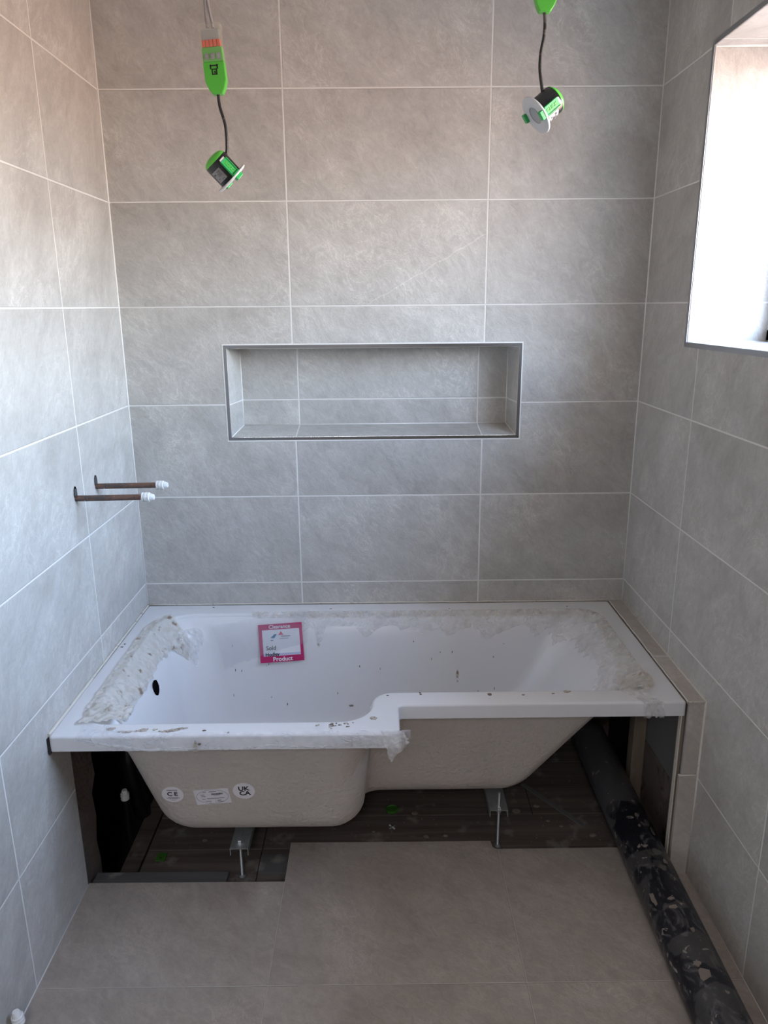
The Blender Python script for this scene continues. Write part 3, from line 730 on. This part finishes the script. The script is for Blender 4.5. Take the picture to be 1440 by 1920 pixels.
# --- protective film
NR = 6 * (EM + KM)
OR = lring(OUT, ORAD, RIM)
def rl(R_, t):
    t = t % NR; i = int(t); f_ = t - i; return R_[i].lerp(R_[(i + 1) % NR], f_)
LR = lring(LIP, LRAD, RIM)
def surf(t, v):
    lip = rl(LR, t)
    nx = rl(LR, t + .01) - lip; out = Vector((-nx.y, nx.x, 0)).normalized()
    if (lip + out * .01 - Vector((.2, -.4, RIM))).length < (lip - Vector((.2, -.4, RIM))).length: pass
    # ring runs clockwise seen from above, so outward is to the left of travel
    if v <= 0: return lip + out * (-v) + Vector((0, 0, .0012)), Vector((0, 0, 1)), out
    z = RIM - .004 - v
    p = rl(lring(*wall(z), z), t) if z < .512 else lip.lerp(rl(lring(*wall(.512), .512), t), min(1, (RIM - z) / .013)); p.z = z
    n = (-out + Vector((0, 0, .35))).normalized()
    k = min(1, v / .02)
    return p, Vector((0, 0, 1)).lerp(n, k).normalized(), out
_cache = {}
def film(name, t0, t1, nt_, v0, v1, nv, mat, amp=.004, fsc=22, lift=.0015, seed=0, lab=None, rag=.25):
    bm = NB(); G = []
    for i in range(nt_ + 1):
        t = t0 + (t1 - t0) * i / nt_; a = v0(i / nt_) if callable(v0) else v0; c = v1(i / nt_) if callable(v1) else v1
        c = c * (1 + rag * noise.noise(Vector((t * 1.3 + seed, 2.2, seed))) + rag * .6 * noise.noise(Vector((t * 5.1, seed, 1.))))
        row = []
        for j in range(nv + 1):
            v = a + (c - a) * j / nv; p, n, o_ = surf(t, v)
            h = lift + amp * abs(noise.noise(p * fsc + Vector((seed, 0, 0)))) + amp * .5 * abs(noise.noise(p * fsc * 3.1 + Vector((0, seed, 0))))
            row.append(bm.verts.new(p + n * h))
        G.append(row)
    for i in range(nt_):
        for j in range(nv): bm.faces.new((G[i][j], G[i + 1][j], G[i + 1][j + 1], G[i][j + 1]))
    o = put(name, bm, mat, bath, smooth=True)
    if lab: o['label'] = lab
    return o
def tx(x): # back-edge ring index for an x position
    xa = LIP['xL'] + LRAD[0]; xb = LIP['xR'] - LRAD[1]; return KM + EM * (x - xa) / (xb - xa)
def lobes(centers, base):
    def f_(u):
        r = base
        for c, w_, h in centers: r += h * math.exp(-((u - c) / w_) ** 2 * 2)
        return r
    return f_
film('protective_film', tx(-.325), tx(.03), 50, lambda u: .025 - .028 * u, lambda u: .165 - .088 * u, 22, 'film_soft', .003, 9, .0095, 3, 'smooth clear film hanging on the back wall left of the sticker', .05)
film('protective_film', tx(-.02), tx(.40), 80, -.006, lobes([(.0, .15, .03), (.2, .05, .06), (.62, .12, .035), (.93, .07, .02)], .030), 16, 'film_mid', .005, 26, .0015, 11, 'torn milky film along the middle of the back rim')
film('protective_film', tx(.38), tx(.90), 90, -.006, lobes([(.12, .08, .03), (.33, .08, .032), (.62, .15, .035), (.95, .1, .03)], .036), 16, 'film_mid', .005, 24, .0015, 23, 'torn milky film on the right of the back rim')
film('film_residue', tx(-.16), tx(.95), 120, -.010, .010, 5, 'film_edge', .003, 40, .001, 31, 'cream dried residue line along the back rim', .3)
film('protective_film', tx(.88), 22 + KM + EM + 6, 90, -.008, lobes([(.12, .12, .05), (.35, .2, .03), (.8, .2, .07)], .035), 18, 'film_mid', .006, 22, .0015, 41, 'crumpled film over the sloping right end')
film('film_residue', tx(.93), 22 + KM + EM + 5, 70, -.012, lobes([(.85, .2, .04)], .010), 6, 'film_edge', .004, 40, .001, 43, 'cream residue along the right end rim', .3)
film('protective_film', 118.5, 136.5, 190, -.028, lobes([(.3, .12, .0), (.55, .15, -.008), (.93, .12, .05)], .058), 40, 'film_cream', .0075, 40, .002, 53, 'thick cream crumpled film crusted with plaster over the left end', .22)
film('protective_film', 134.5, 139.0, 40, .03, lobes([(.45, .3, .06)], .075), 20, 'film_mid', .007, 26, .003, 61, 'torn flap hanging in the back left corner', .3)
# lump at the front-left corner of the opening
def sheet(name, fn, nu, nv, mat, lab=None):
    bm = NB(); G = [[bm.verts.new(fn(i / nu, j / nv)) for j in range(nv + 1)] for i in range(nu + 1)]
    for i in range(nu):
        for j in range(nv): bm.faces.new((G[i][j], G[i + 1][j], G[i + 1][j + 1], G[i][j + 1]))
    o = put(name, bm, mat, bath, smooth=True)
    if lab: o['label'] = lab
    return o
def lump(u, v):
    x = -.478 + .115 * u + .010 * noise.noise(Vector((v * 4, 1, 0))) * (1 - u); y = -.672 - .098 * v - .012 * u * (1 - v) + .02 * u * v + .008 * noise.noise(Vector((u * 5, v * 5, 3)))
    z = RIM + .003 + .012 * abs(noise.noise(Vector((u * 5, v * 5, 8)))) + .004 * abs(noise.noise(Vector((u * 17, v * 17, 2))))
    return Vector((x, y, z))
sheet('protective_film', lump, 34, 26, 'film_cream', 'crumpled plaster-stained film at the front left corner')
def drape(u, v):
    x = -.462 + .80 * u; w0 = math.exp(-(u / .12) ** 2)
    y0 = -.813 + .050 * w0; zt = RIM + .0035
    bot = .4885 + .007 * noise.noise(Vector((u * 16, 0, 5))) + .005 * noise.noise(Vector((u * 41, 0, 1))) + .026 * max(0, 1 - u / .10) + .014 * math.exp(-((u - .52) / .035) ** 2) * 0 + (.018 * max(0, (u - .86) / .14))
    fold = .0035 * abs(noise.noise(Vector((u * 9 - v * 2.5, v * 3, 4)))) + .0025 * abs(noise.noise(Vector((u * 34 + v * 5, v * 6, 9))))
    if v < .3:
        k = v / .3; return Vector((x, y0 + (-.8225 - y0) * k, zt - .003 * k * k + fold * .4))
    k = (v - .3) / .7
    return Vector((x, -.8222 - fold * 1.3 - .0012, zt - .004 + (bot - zt + .004) * k))
sheet('protective_film', drape, 150, 22, 'film', 'clear wrinkled film hanging over the front rim')
def ridge(u, v):   # heavier fold lines in the hanging film
    x = -.455 + .26 * u; c = RIM - .002 - .034 * min(1, u * 1.5) ** .7 + .003 * noise.noise(Vector((u * 9, 1, 1)))
    return Vector((x, -.826 - .003 * math.sin(v * math.pi) + (.03 * max(0, 1 - u * 7)), c + .007 * (v - .5) * (1 + .5 * noise.noise(Vector((u * 20, 0, 0))))))
sheet('protective_film', ridge, 50, 5, 'film_mid', 'gathered fold of film on the front rim')
for k, (xa, xb, za, zb, wd, sd) in enumerate(((-.245, -.06, .494, .490, .008, 1), (-.075, -.02, .490, .497, .007, 2), (-.01, .115, .500, .492, .007, 3), (.12, .235, .492, .512, .006, 4), (.17, .24, .515, .494, .008, 5))):
    def rf(u, v, xa=xa, xb=xb, za=za, zb=zb, wd=wd, sd=sd):
        x = xa + (xb - xa) * u; z = za + (zb - za) * u + .004 * noise.noise(Vector((u * 5, sd, 0))) + wd * (v - .5) * math.sin(math.pi * min(1, max(.0, u * .9 + .1)))
        return Vector((x, -.8258 - .0015 * math.sin(v * 3.14) - .001 * noise.noise(Vector((u * 8, v * 3, sd))), z))
    sheet('protective_film', rf, 24, 4, 'film_mid', 'narrow fold of film low on the front rim')
def torn(u, v):     # rag hanging off the step corner
    A = Vector((.268, -.815, RIM + .003)); B = Vector((.322, -.812, RIM + .002)); Cc = Vector((.288, -.835, .466)); D = Vector((.334, -.828, .512))
    p = A.lerp(B, u).lerp(Cc.lerp(D, u ** 1.3), v); k = noise.noise(Vector((u * 4, v * 5, 7)))
    return p + Vector((.006 * noise.noise(Vector((v * 6, u * 3, 2))), -.014 * math.sin(v * 1.9) - .006 * abs(k), .006 * k * v))
sheet('protective_film', torn, 22, 24, 'film_mid', 'torn rag of film on the step corner')
def torn2(u, v):
    x = .175 + .115 * u; z = RIM - .004 - .030 * v * (1 - .3 * abs(noise.noise(Vector((u * 4, 0, 2)))))
    return Vector((x, -.8235 - .005 * abs(noise.noise(Vector((u * 7 - v * 3, v * 3, 6)))), z + .004 * noise.noise(Vector((u * 9, 3, 1))) * v))
sheet('protective_film', torn2, 30, 12, 'film_mid', 'creased film near the step corner')
def tail(u, v):
    x = .940 + .052 * u + .006 * noise.noise(Vector((v * 4, u, 1))); zt = RIM + .003
    if v < .45:
        k = v / .45; return Vector((x - .05 * (1 - k) * (1 - u * .2), -.625 - .069 * k, zt + .006 * abs(noise.noise(Vector((u * 6, v * 8, 2))))))
    k = (v - .45) / .55; return Vector((x + .004 * k, -.6955 - .006 * abs(noise.noise(Vector((u * 6, v * 5, 5)))), zt - k * (.043 + .010 * noise.noise(Vector((u * 6, 1, 1))) + .004 * math.cos(u * 6))))
sheet('protective_film', tail, 22, 22, 'film_mid', 'tail of film hanging over the front right rim')
film('protective_film', 42.5, 49.5, 40, -.020, .03, 14, 'film_cream', .006, 30, .002, 71, 'cream crumpled film at the front right corner')

# --- plaster spots and specks on the rim and basin
def spot(x, y, rx, ry, mat='splat', ang=0, z=RIM):
    b2 = NB(); prism(b2, blob2d(x, y, rx, ry, 14, .28, ang), 2, z + .0002, z + .0014); put('plaster_spot', b2, mat, bath)
for a in ((-.389, -.788, .011, .006), (-.345, -.803, .014, .004), (-.362, -.801, .007, .003), (-.309, -.795, .012, .007), (-.325, -.800, .004, .004), (-.280, -.793, .006, .003), (-.268, -.801, .003, .002), (-.236, -.797, .020, .0065), (-.216, -.790, .012, .004), (-.257, -.803, .008, .003)):
    spot(*a, ang=.2)
for k in range(16): spot(.145 + random.gauss(0, .016), -.783 + random.gauss(0, .007), random.uniform(.0015, .004), random.uniform(.0012, .003), 'splat' if k % 3 else 'splat_dark')
for k in range(6): spot(.186 + random.gauss(0, .006), -.778 + random.gauss(0, .006), .002, .0012)
spot(.249, -.752, .0085, .0075, 'splat'); spot(.553, -.640, .0055, .0055, 'splat_dark'); spot(.759, -.630, .010, .006, 'splat')
for x, y in ((.37, -.628), (.372, -.636), (.285, -.640), (-.16, -.80), (-.10, -.81), (-.30, -.03), (.72, -.64), (.1, -.05), (.64, -.645), (-.513, -.33), (-.511, -.31), (.9, -.05), (.5, -.06)):
    spot(x, y, random.uniform(.002, .005), random.uniform(.0012, .003), 'splat_dark')
def wspot(x, z, rx, rz, mat='splat'):
    p = basin_back(x, z); m4 = frame(p, (1, 0, 0), (0, .13, 1)); b2 = NB(); prism(b2, blob2d(0, 0, rx, rz, 12, .25), 2, 0, .001); put('plaster_spot', flat(b2, m4), mat, bath)
wspot(.522, .325, .004, .014); wspot(.168, .220, .007, .003, 'splat_dark'); wspot(.522, .302, .0025, .004)
for k in range(22): wspot(random.uniform(-.25, .75), random.uniform(.22, .44), random.uniform(.0008, .0018), random.uniform(.0015, .005), 'splat_dark')
b = NB(); prism(b, blob2d(-.178, .497, .006, .016, 8, .3), 1, -.8242, -.8228); put('plaster_spot', b, 'splat', bath)
b = NB(); prism(b, blob2d(-.168, .503, .004, .003, 8, .3), 1, -.8242, -.8228); put('plaster_spot', b, 'splat_dark', bath)

# ---------------------------------------------------------------- copper stubs on the left wall
def ribbed_cap(n=28):
    b_ = NB()
    lathe(b_, [(.0085, 0), (.0125, 0), (.0125, .0035), (.0105, .004), (.0105, .006), (.0125, .0065), (.0128, .012), (.0112, .013), (.0125, .014), (.0125, .019), (.0095, .020), (.0098, .023), (.0078, .029), (.0070, .031), (0, .031)], n)
    return b_
def stub(y, z, L, label):
    o = thing('copper_pipe', label, 'pipe', (XL, y, z), group='capped copper pipe stubs on the left wall')
    b_ = NB(); tube(b_, [(-.01, 0, 0), (L, 0, .002)], .0079, 20); put('pipe', b_, 'copper', o, smooth=True, local=True, auto=40)
    m4 = Matrix.Translation((L - .004, 0, .002)) @ Matrix.Rotation(math.pi / 2, 4, 'Y')
    put('end_cap', flat(ribbed_cap(), m4), 'pushfit', o, smooth=True, local=True, auto=35)
stub(-.487, 1.028, .180, 'dirty copper pipe stub with white end cap, nearer of the two')
stub(-.340, 1.026, .176, 'dirty copper pipe stub with white end cap, nearer the back wall')
for k, (y, z) in enumerate(((-.485, 1.040), (-.338, 1.038))):
    m4 = frame((XL, y, z), (0, 1, 0), (0, 0, 1))
    b = NB(); prism(b, blob2d(0, 0, .0115, .0200, 20, .06), 2, 0, .0006, 0)
    put('wall_pipe_hole', flat(b, frame((XL + .0000, y, z), (0, 1, 0), (0, 0, 1))), 'hole', structure=True)
    b = NB(); prism(b, blob2d(0, .002, .0085, .013, 16, .15), 2, .0006, .0009)
    put('wall_pipe_hole_inside', flat(b, m4), 'hole_mortar', structure=True)
# capped pipe stub at the bottom left, and one in the dark hole
o = thing('capped_pipe_stub', 'upright pipe stub with ribbed white cap by the left wall, bottom corner', 'pipe', (-.507, -1.150, 0), group='upright capped stubs')
b = NB(); tube(b, [(0, 0, -.0), (-.004, 0, .045)], .0075, 16); put('pipe', b, 'pushfit', o, smooth=True, local=True, auto=40)
put('end_cap', flat(ribbed_cap(), Matrix.Translation((-.004, 0, .042)) @ Matrix.Rotation(-.10, 4, 'Y')), 'pushfit', o, smooth=True, local=True, auto=35)
o = thing('capped_pipe_stub', 'upright pipe stub with white cap in the dark gap behind the bath', 'pipe', (-.500, -.47, -.20), group='upright capped stubs')
b = NB(); tube(b, [(0, 0, 0), (0, 0, .300)], .0075, 16); put('pipe', b, 'blackp', o, smooth=True, local=True, auto=40)
put('end_cap', flat(ribbed_cap(), Matrix.Translation((0, 0, .297))), 'pushfit', o, smooth=True, local=True, auto=35)

# ---------------------------------------------------------------- downlights hanging on cables
RGT = Vector((CM[0][0], CM[1][0], CM[2][0])); UPV = Vector((CM[0][1], CM[1][1], CM[2][1])); BAK = Vector((CM[0][2], CM[1][2], CM[2][2])); cam_loc = Vector((CM[0][3], CM[1][3], CM[2][3]))
def downlight(pos, nrm, clip_angle, stick_angle, lead_pts, label):
    n = Vector(nrm).normalized(); tc_ = (cam_loc - Vector(pos)).normalized(); x = (tc_ - n * tc_.dot(n)).normalized(); y = n.cross(x)
    m4 = Matrix(((x.x, y.x, n.x, pos[0]), (x.y, y.y, n.y, pos[1]), (x.z, y.z, n.z, pos[2]), (0, 0, 0, 1)))
    root = thing('downlight', label, 'downlight', mat4=m4, group='downlights hanging unfitted on their leads')
    b_ = NB(); lathe(b_, [(0, -.002), (.0285, -.002), (.0290, -.004), (.0290, -.047), (.0275, -.050), (0, -.050)], 40); put('body', b_, 'blackp', root, smooth=True, local=True, auto=35)
    b_ = NB(); lathe(b_, [(.0285, -.0495), (.0280, -.052), (.022, -.058), (.012, -.061), (0, -.062)], 36); put('back_cap', b_, 'green', root, smooth=True, local=True, auto=50)
    b_ = NB(); lathe(b_, [(.0185, .0005), (.0185, .0025), (.0225, .0042), (.036, .0042), (.0415, .0022), (.0420, .0005), (.0415, -.0012), (.0285, -.0016), (.0285, .0005), (.0185, .0005)], 48); put('bezel', b_, 'bezel', root, smooth=True, local=True, auto=35)
    b_ = NB(); lathe(b_, [(0, -.0005), (.010, -.0004), (.0186, .0010), (.0186, -.0015), (0, -.0015)], 36); put('lens', b_, 'lens', root, smooth=True, local=True, auto=35)
    for k, ang in enumerate((clip_angle, clip_angle + 180)):
        R4 = Matrix.Rotation(math.radians(ang), 4, 'Z')
        b_ = NB(); box(b_, .0285, .0345, -.0095, .0095, -.040, -.002, .0012); box(b_, .0345, .0365, -.0095, -.0075, -.040, -.002, .0006); box(b_, .0345, .0365, .0075, .0095, -.040, -.002, .0006)
        box(b_, .0290, .0400, -.0095, .0095, -.0045, .0110, .0015)
        cl = put('spring_clip', flat(b_, R4), 'green2', root, local=True)
        tb = text_bm('CLICK', .0095, .0006, 'CENTER', .0002)
        m_ = Matrix(((0, 0, 1, .0348), (0, 1, 0, 0), (-1, 0, 0, -.021), (0, 0, 0, 1))) @ Matrix.Rotation(0, 4, 'Z')
        # text runs along the body, reading away from the bezel
        m_ = Matrix(((0, 0, 1, .0348), (0, 1, 0, 0), (-1, 0, 0, -.021), (0, 0, 0, 1)))
        put('lettering', flat(flat(tb, m_), R4), 'green', cl, local=True)
        b_ = NB(); box(b_, .0285, .0325, -.007, .007, -.0445, -.039, .0008); put('spring_seat', flat(b_, R4), 'bezel', root, local=True)
    b_ = NB(); N_ = 14; a0, a1 = math.radians(stick_angle - 26), math.radians(stick_angle + 26); r_ = .0294; G = []
    for i in range(N_ + 1):
        a = a0 + (a1 - a0) * i / N_; G.append((b_.verts.new((r_ * math.cos(a), r_ * math.sin(a), -.036)), b_.verts.new((r_ * math.cos(a), r_ * math.sin(a), -.010))))
    for p, q in zip(G, G[1:]): b_.faces.new((p[0], q[0], q[1], p[1]))
    bmesh.ops.solidify(b_, geom=list(b_.faces), thickness=-.0003)
    lb = put('rating_label', b_, 'label_white', root, smooth=True, local=True)
    b_ = NB(); R4 = Matrix.Rotation(math.radians(stick_angle), 4, 'Z')
    for k, (yy, zz, w_, h) in enumerate(((-.006, -.031, .010, .0022), (-.004, -.027, .012, .0010), (-.005, -.0245, .010, .0010), (-.004, -.022, .012, .0010), (.005, -.017, .004, .0012), (-.005, -.0135, .009, .0009), (.007, -.029, .005, .003))):
        box(b_, .0294, .0299, yy - w_ / 2, yy + w_ / 2, zz - h / 2, zz + h / 2)
    put('label_print', flat(b_, R4), 'ink_soft', lb, local=True)
    inv = m4.inverted()
    b_ = NB(); tube(b_, [inv @ Vector(p) for p in spline(lead_pts, 8)], .0034, 12); put('lead', b_, 'cable_black', root, smooth=True, local=True, auto=40)
    return root
def cam_dir(pos, r, u, b_):
    k = (cam_loc - Vector(pos)).normalized(); rr = (RGT - k * RGT.dot(k)).normalized(); return rr * r + k.cross(rr) * u + k * b_
YD, YE = -.55, -.66
# left light
pL = Vector((-.063, YD, 1.796)); nL = cam_dir(pL, .68, -.73, -.05).normalized()
capL = pL - nL * .058
top = capL + Vector((.006, 0, .018))
downlight(pL, nL, -26, 34, [(-.082, YD, 1.975), (-.080, YD, 1.945), (-.070, YD, 1.905), (-.0695, YD, 1.860), (-.0735, YD, 1.842)], 'hanging downlight seen from behind, green cap and clip, silver label facing out')
# right light
pR = Vector((.6085, YE, 1.8985)); nR = cam_dir(pR, -.69, -.58, .43).normalized()
capR = pR - nR * .052
downlight(pR, nR, -14, -66, [(.6165, YE, 2.094), (.619, YE, 2.07), (.618, YE, 2.045), (.613, YE, 2.015), (.6125, YE, 1.985), (.6175, YE, 1.955), (.620, YE, 1.940)], 'hanging downlight facing out with white round bezel and dark green tab')

def connector(pos, tilt, label, cover_front=True):
    m4 = Matrix.Translation(pos) @ Matrix.Rotation(tilt, 4, 'Y')
    root = thing('cable_connector', label, 'connector', mat4=m4, group='green lever cable connectors')
    # origin bottom centre, z up, front is -y
    b_ = NB(); prism(b_, [(-.011, 0), (.011, 0), (.0175, .010), (.0235, .026), (.0235, .064), (-.0235, .064), (-.0235, .026), (-.0175, .010)], 1, -.0105, .0105, bev=.0022)
    put('green_housing', b_, 'green', root, local=True)
    b_ = NB(); box(b_, -.0225, .0225, -.0095, .0095, .063, .093, .002); put('terminal_block', b_, 'green', root, local=True)
    b_ = NB()
    for x_ in (-.013, 0, .013):
        box(b_, x_ - .0045, x_ + .0045, -.0118, -.0100, .068, .080, .0008); lathe(b_, [(0, 0), (.003, 0), (.003, .001), (0, .001)], 12, Matrix.Translation((x_, -.0122, .074)) @ Matrix.Rotation(math.pi / 2, 4, 'X'))
    put('terminal_screws', b_, 'galv', root, local=True)
    for k in range(5):
        b_ = NB(); x_ = -.0165 + k * .00825; box(b_, x_ - .0034, x_ + .0034, -.0098, .004, .093, .107, .001); put('lever', b_, 'orange', root, local=True)
    b_ = NB(); box(b_, -.0195, .0195, -.006, .006, .107, .128, .001); put('inner_clamp', b_, 'lens', root, local=True)
    b_ = NB()
    prism(b_, [(-.0235, .064), (.0235, .064), (.0232, .122), (.026, .136), (.020, .139), (-.020, .139), (-.026, .136), (-.0232, .122)], 1, -.0125, .0125, bev=.0015)
    put('clear_cover', b_, 'clearp', root, local=True)
    b_ = NB()
    for x0, x1, z0, z1 in ((-.009, .009, .0545, .057), (-.009, -.006, .049, .058), (.006, .009, .049, .058), (-.005, .005, .0475, .0495), (-.006, -.0035, .038, .0495), (.0035, .006, .038, .0495), (-.006, .006, .0375, .0395), (-.0005, .0022, .040, .045)):
        box(b_, x0, x1, -.0112, -.0104, z0, z1)
    put('printed_symbol', b_, 'ink', root, local=True)
    return root
connector(Vector((-.0815, YD, 1.968)), math.radians(-4.5), 'green and clear connector with orange levers, fully visible above the left downlight')
connector(Vector((.6165, YE, 2.088)), math.radians(3), 'green connector cut off by the top edge of the photo, above the right downlight')
def hang(pts, r, lab, grp='grey cables from the ceiling'):
    bm = NB(); tube(bm, spline(pts, 8), r, 12); o = put('grey_cable', bm, 'cable_grey', smooth=True, auto=40); tag(o, lab, 'cable', grp)
hang([(-.0965, YD, 2.100), (-.0985, YD, 2.13), (-.0985, YD, 2.17), (-.098, YD, 2.25), (-.10, YD, ZC)], .0037, 'straighter left grey cable entering the clear connector from above')
hang([(-.0845, YD, 2.100), (-.089, YD, 2.125), (-.093, YD, 2.155), (-.0925, YD, 2.19), (-.09, YD, 2.28), (-.09, YD, ZC)], .0032, 'slightly bent right grey cable entering the clear connector from above')
hang([(.622, YE, 2.222), (.624, YE, 2.28), (.62, YE, ZC)], .0037, 'grey cable above the right green connector', 'grey cable over the right connector')

# ---------------------------------------------------------------- the big dirty pipe on the floor
o = thing('soil_pipe', 'thick black plastic pipe smeared with plaster, lying on the floor beside the right wall', 'pipe', (.955, -.70, 0))
A, B = Vector((.990, -.09, .058)), Vector((.969, -1.62, .058)); r = .058
bm = NB(); d = (B - A).normalized(); tube(bm, [A.lerp(B, i / 40) for i in range(41)], lambda t: r if t > .0 else r, 48)
b = bm; inner = []
pm = put('pipe_wall', b, 'bigpipe', o, smooth=True, auto=40)
xx = d.cross(Vector((0, 0, 1))).normalized(); yy = xx.cross(d)
def onpipe(y, ang, off=.0008):
    t = (y - A.y) / (B.y - A.y); c = A.lerp(B, t); nn = (-xx * math.cos(ang) + yy * math.sin(ang)); 
    if nn.z < 0 and math.sin(ang) > 0: nn = -nn
    return c + nn * (r + off), nn
k = 0
for (y, ang, rx, ry, mm) in ((-.595, 95, .005, .007, 'splat'), (-.62, 115, .006, .013, 'splat_dark'), (-.655, 122, .005, .014, 'splat_dark'), (-.64, 88, .003, .005, 'splat'), (-.745, 100, .013, .012, 'splat_dark'), (-.775, 112, .006, .008, 'splat'), (-.80, 96, .010, .010, 'splat_dark'), (-.79, 120, .005, .008, 'splat_dark'), (-.905, 80, .008, .005, 'splat'), (-.93, 76, .010, .006, 'splat'), (-1.09, 70, .008, .008, 'splat'), (-1.12, 75, .012, .015, 'splat'), (-.885, 40, .006, .020, 'splat'), (-.72, 78, .008, .004, 'splat'), (-1.0, 95, .004, .007, 'splat'), (-.53, 105, .003, .004, 'splat')):
    p, nn = onpipe(y, math.radians(180 - ang)); m4 = frame(p, nn.cross(d), d)
    if (m4.to_3x3() @ Vector((0, 0, 1))).dot(nn) < 0: m4 = frame(p, d.cross(nn), d)
    b2 = NB(); prism(b2, blob2d(0, 0, rx, ry, 14, .3), 2, -.0012, .0006); put('plaster_mark', flat(b2, m4), 'chip' if mm == 'splat' else 'pipe_mark', o)

# ---------------------------------------------------------------- litter on the floorboards
ZB_ = -.0305
def chip(x, y, s, name, mat, label, cat='debris', grp=None, h=.35):
    bm = NB(); bmesh.ops.create_icosphere(bm, subdivisions=2, radius=1)
    for v in bm.verts:
        k = 1 + .35 * noise.noise(v.co * 1.7 + Vector((x * 50, y * 50, 0))); v.co = Vector((v.co.x * s * k, v.co.y * s * .75 * k, v.co.z * s * h * k))
    zmin = min(v.co.z for v in bm.verts)
    bmesh.ops.translate(bm, verts=bm.verts, vec=(x, y, ZB_ - zmin))
    oo = put(name, bm, mat); tag(oo, label, cat, grp); return oo
chip(.400, -.496, .009, 'rubble_chip', 'splat_dark', 'brown rubble chip lying left of the pale one near the tile edge')
chip(.457, -.492, .007, 'rubble_chip', 'chip', 'pale rubble chip on the boards between spacer and right bracket')
chip(.758, -.360, .010, 'rubble_chip', 'chip', 'reddish rubble chip beside the metal strap on the boards')
chip(.815, -.455, .006, 'rubble_chip', 'chip', 'small pale chip right of the metal strap, near its lower end')
chip(.780, -.43, .006, 'rubble_chip', 'chip', 'small pale chip on the boards just right of the right bracket')
chip(.900, -.500, .011, 'rubble_chip', 'chip', 'reddish chip at the tile edge against the big pipe')
chip(.69, -.385, .014, 'rubble_chip', 'splat_dark', 'dull stone directly behind the right bracket under the bath')
chip(.240, -.47, .005, 'rubble_chip', 'chip', 'tiny pale chip left of the white cross spacer')
chip(.37, -.39, .011, 'rubble_chip', 'splat_dark', 'dark lump on the board joint right of the green plug')
chip(-.265, -.50, .008, 'rubble_chip', 'splat_dark', 'grey chip on the boards beside the hole under the wide end')
chip(-.16, -.47, .005, 'rubble_chip', 'chip', 'pale square chip left of the left bracket')
# dust and crumbs: uncountable
bm = NB()
for i in range(170):
    x, y = random.uniform(-.38, .95), random.uniform(-.53, -.2); s = random.uniform(.0008, .0022)
    box(bm, x, x + s * 1.6, y, y + s, -.0325, ZB_ + s * .5)
oo = put('plaster_crumbs', bm, 'chip'); tag(oo, 'fine plaster crumbs scattered over the old floorboards', 'dust', kind='stuff')
# green cap with notched rim
bm = NB(); lathe(bm, [(0, 0), (.0195, 0), (.0205, .002), (.0205, .007), (.017, .0085), (.015, .006), (0, .006)], 28, Matrix.Translation((.298, -.368, ZB_)))
oo = put('blanking_plug', bm, 'olive_green'); tag(oo, 'round green plastic blanking plug on the floorboards under the bath', 'plug')
bm = NB()
for sgn in (1, -1): box(bm, -.011, .011, -.0014, .0014, 0, .004)
b2 = NB(); box(b2, -.0012, .0012, -.012, .012, 0, .004); merge(bm, b2)
flat(bm, Matrix.Translation((.297, -.449, ZB_)) @ Matrix.Rotation(.75, 4, 'Z')); oo = put('tile_spacer', bm, 'bezel'); tag(oo, 'small white cross-shaped tile spacer on the boards', 'tile spacer')
bm = NB(); box(bm, -.390, -.362, -.585, -.551, ZB_, ZB_ + .003, .001); box(bm, -.384, -.368, -.575, -.571, ZB_ + .003, ZB_ + .0045); box(bm, -.378, -.374, -.575, -.558, ZB_ + .003, ZB_ + .0045)
oo = put('plastic_tag', bm, 'olive_green'); tag(oo, 'square green plastic tag on the boards near the floor hole', 'tag')
# metal strap lying askew
bm = NB(); A2, B2 = Vector((.735, -.245, ZB_ + .004)), Vector((.880, -.447, ZB_ + .003)); dd = (B2 - A2).normalized(); sd = Vector((-dd.y, dd.x, 0)) * .0075
b2 = NB(); vs = []
for q in (A2, B2):
    for s1, z_ in ((-1, 0), (1, 0), (1, .0035), (-1, .0035)): vs.append(b2.verts.new(q + sd * s1 + Vector((0, 0, z_ - .003))))
for f in ((0, 1, 2, 3), (7, 6, 5, 4), (0, 4, 5, 1), (1, 5, 6, 2), (2, 6, 7, 3), (3, 7, 4, 0)): b2.faces.new([vs[i] for i in f])
bmesh.ops.recalc_face_normals(b2, faces=b2.faces); merge(bm, b2)
lathe(bm, [(0, 0), (.0075, 0), (.0075, .0035), (0, .0035)], 16, Matrix.Translation(B2 + Vector((0, 0, -.003))))
oo = put('metal_strap', bm, 'adhesive'); tag(oo, 'thin dark metal strap lying askew on the boards behind the right bracket', 'metal strap')
# black waste hose sagging in the gap behind the tap end
bm = NB(); tube(bm, spline([(-.46, -.12, .30), (-.50, -.20, .36), (-.525, -.32, .30), (-.52, -.36, .12), (-.50, -.34, -.05), (-.47, -.25, -.15)], 10), lambda t: .022 + .0015 * math.sin(t * 260), 16)
oo = put('waste_hose', bm, 'blackp', smooth=True); tag(oo, 'black ribbed waste hose sagging in the gap at the tap end', 'hose')
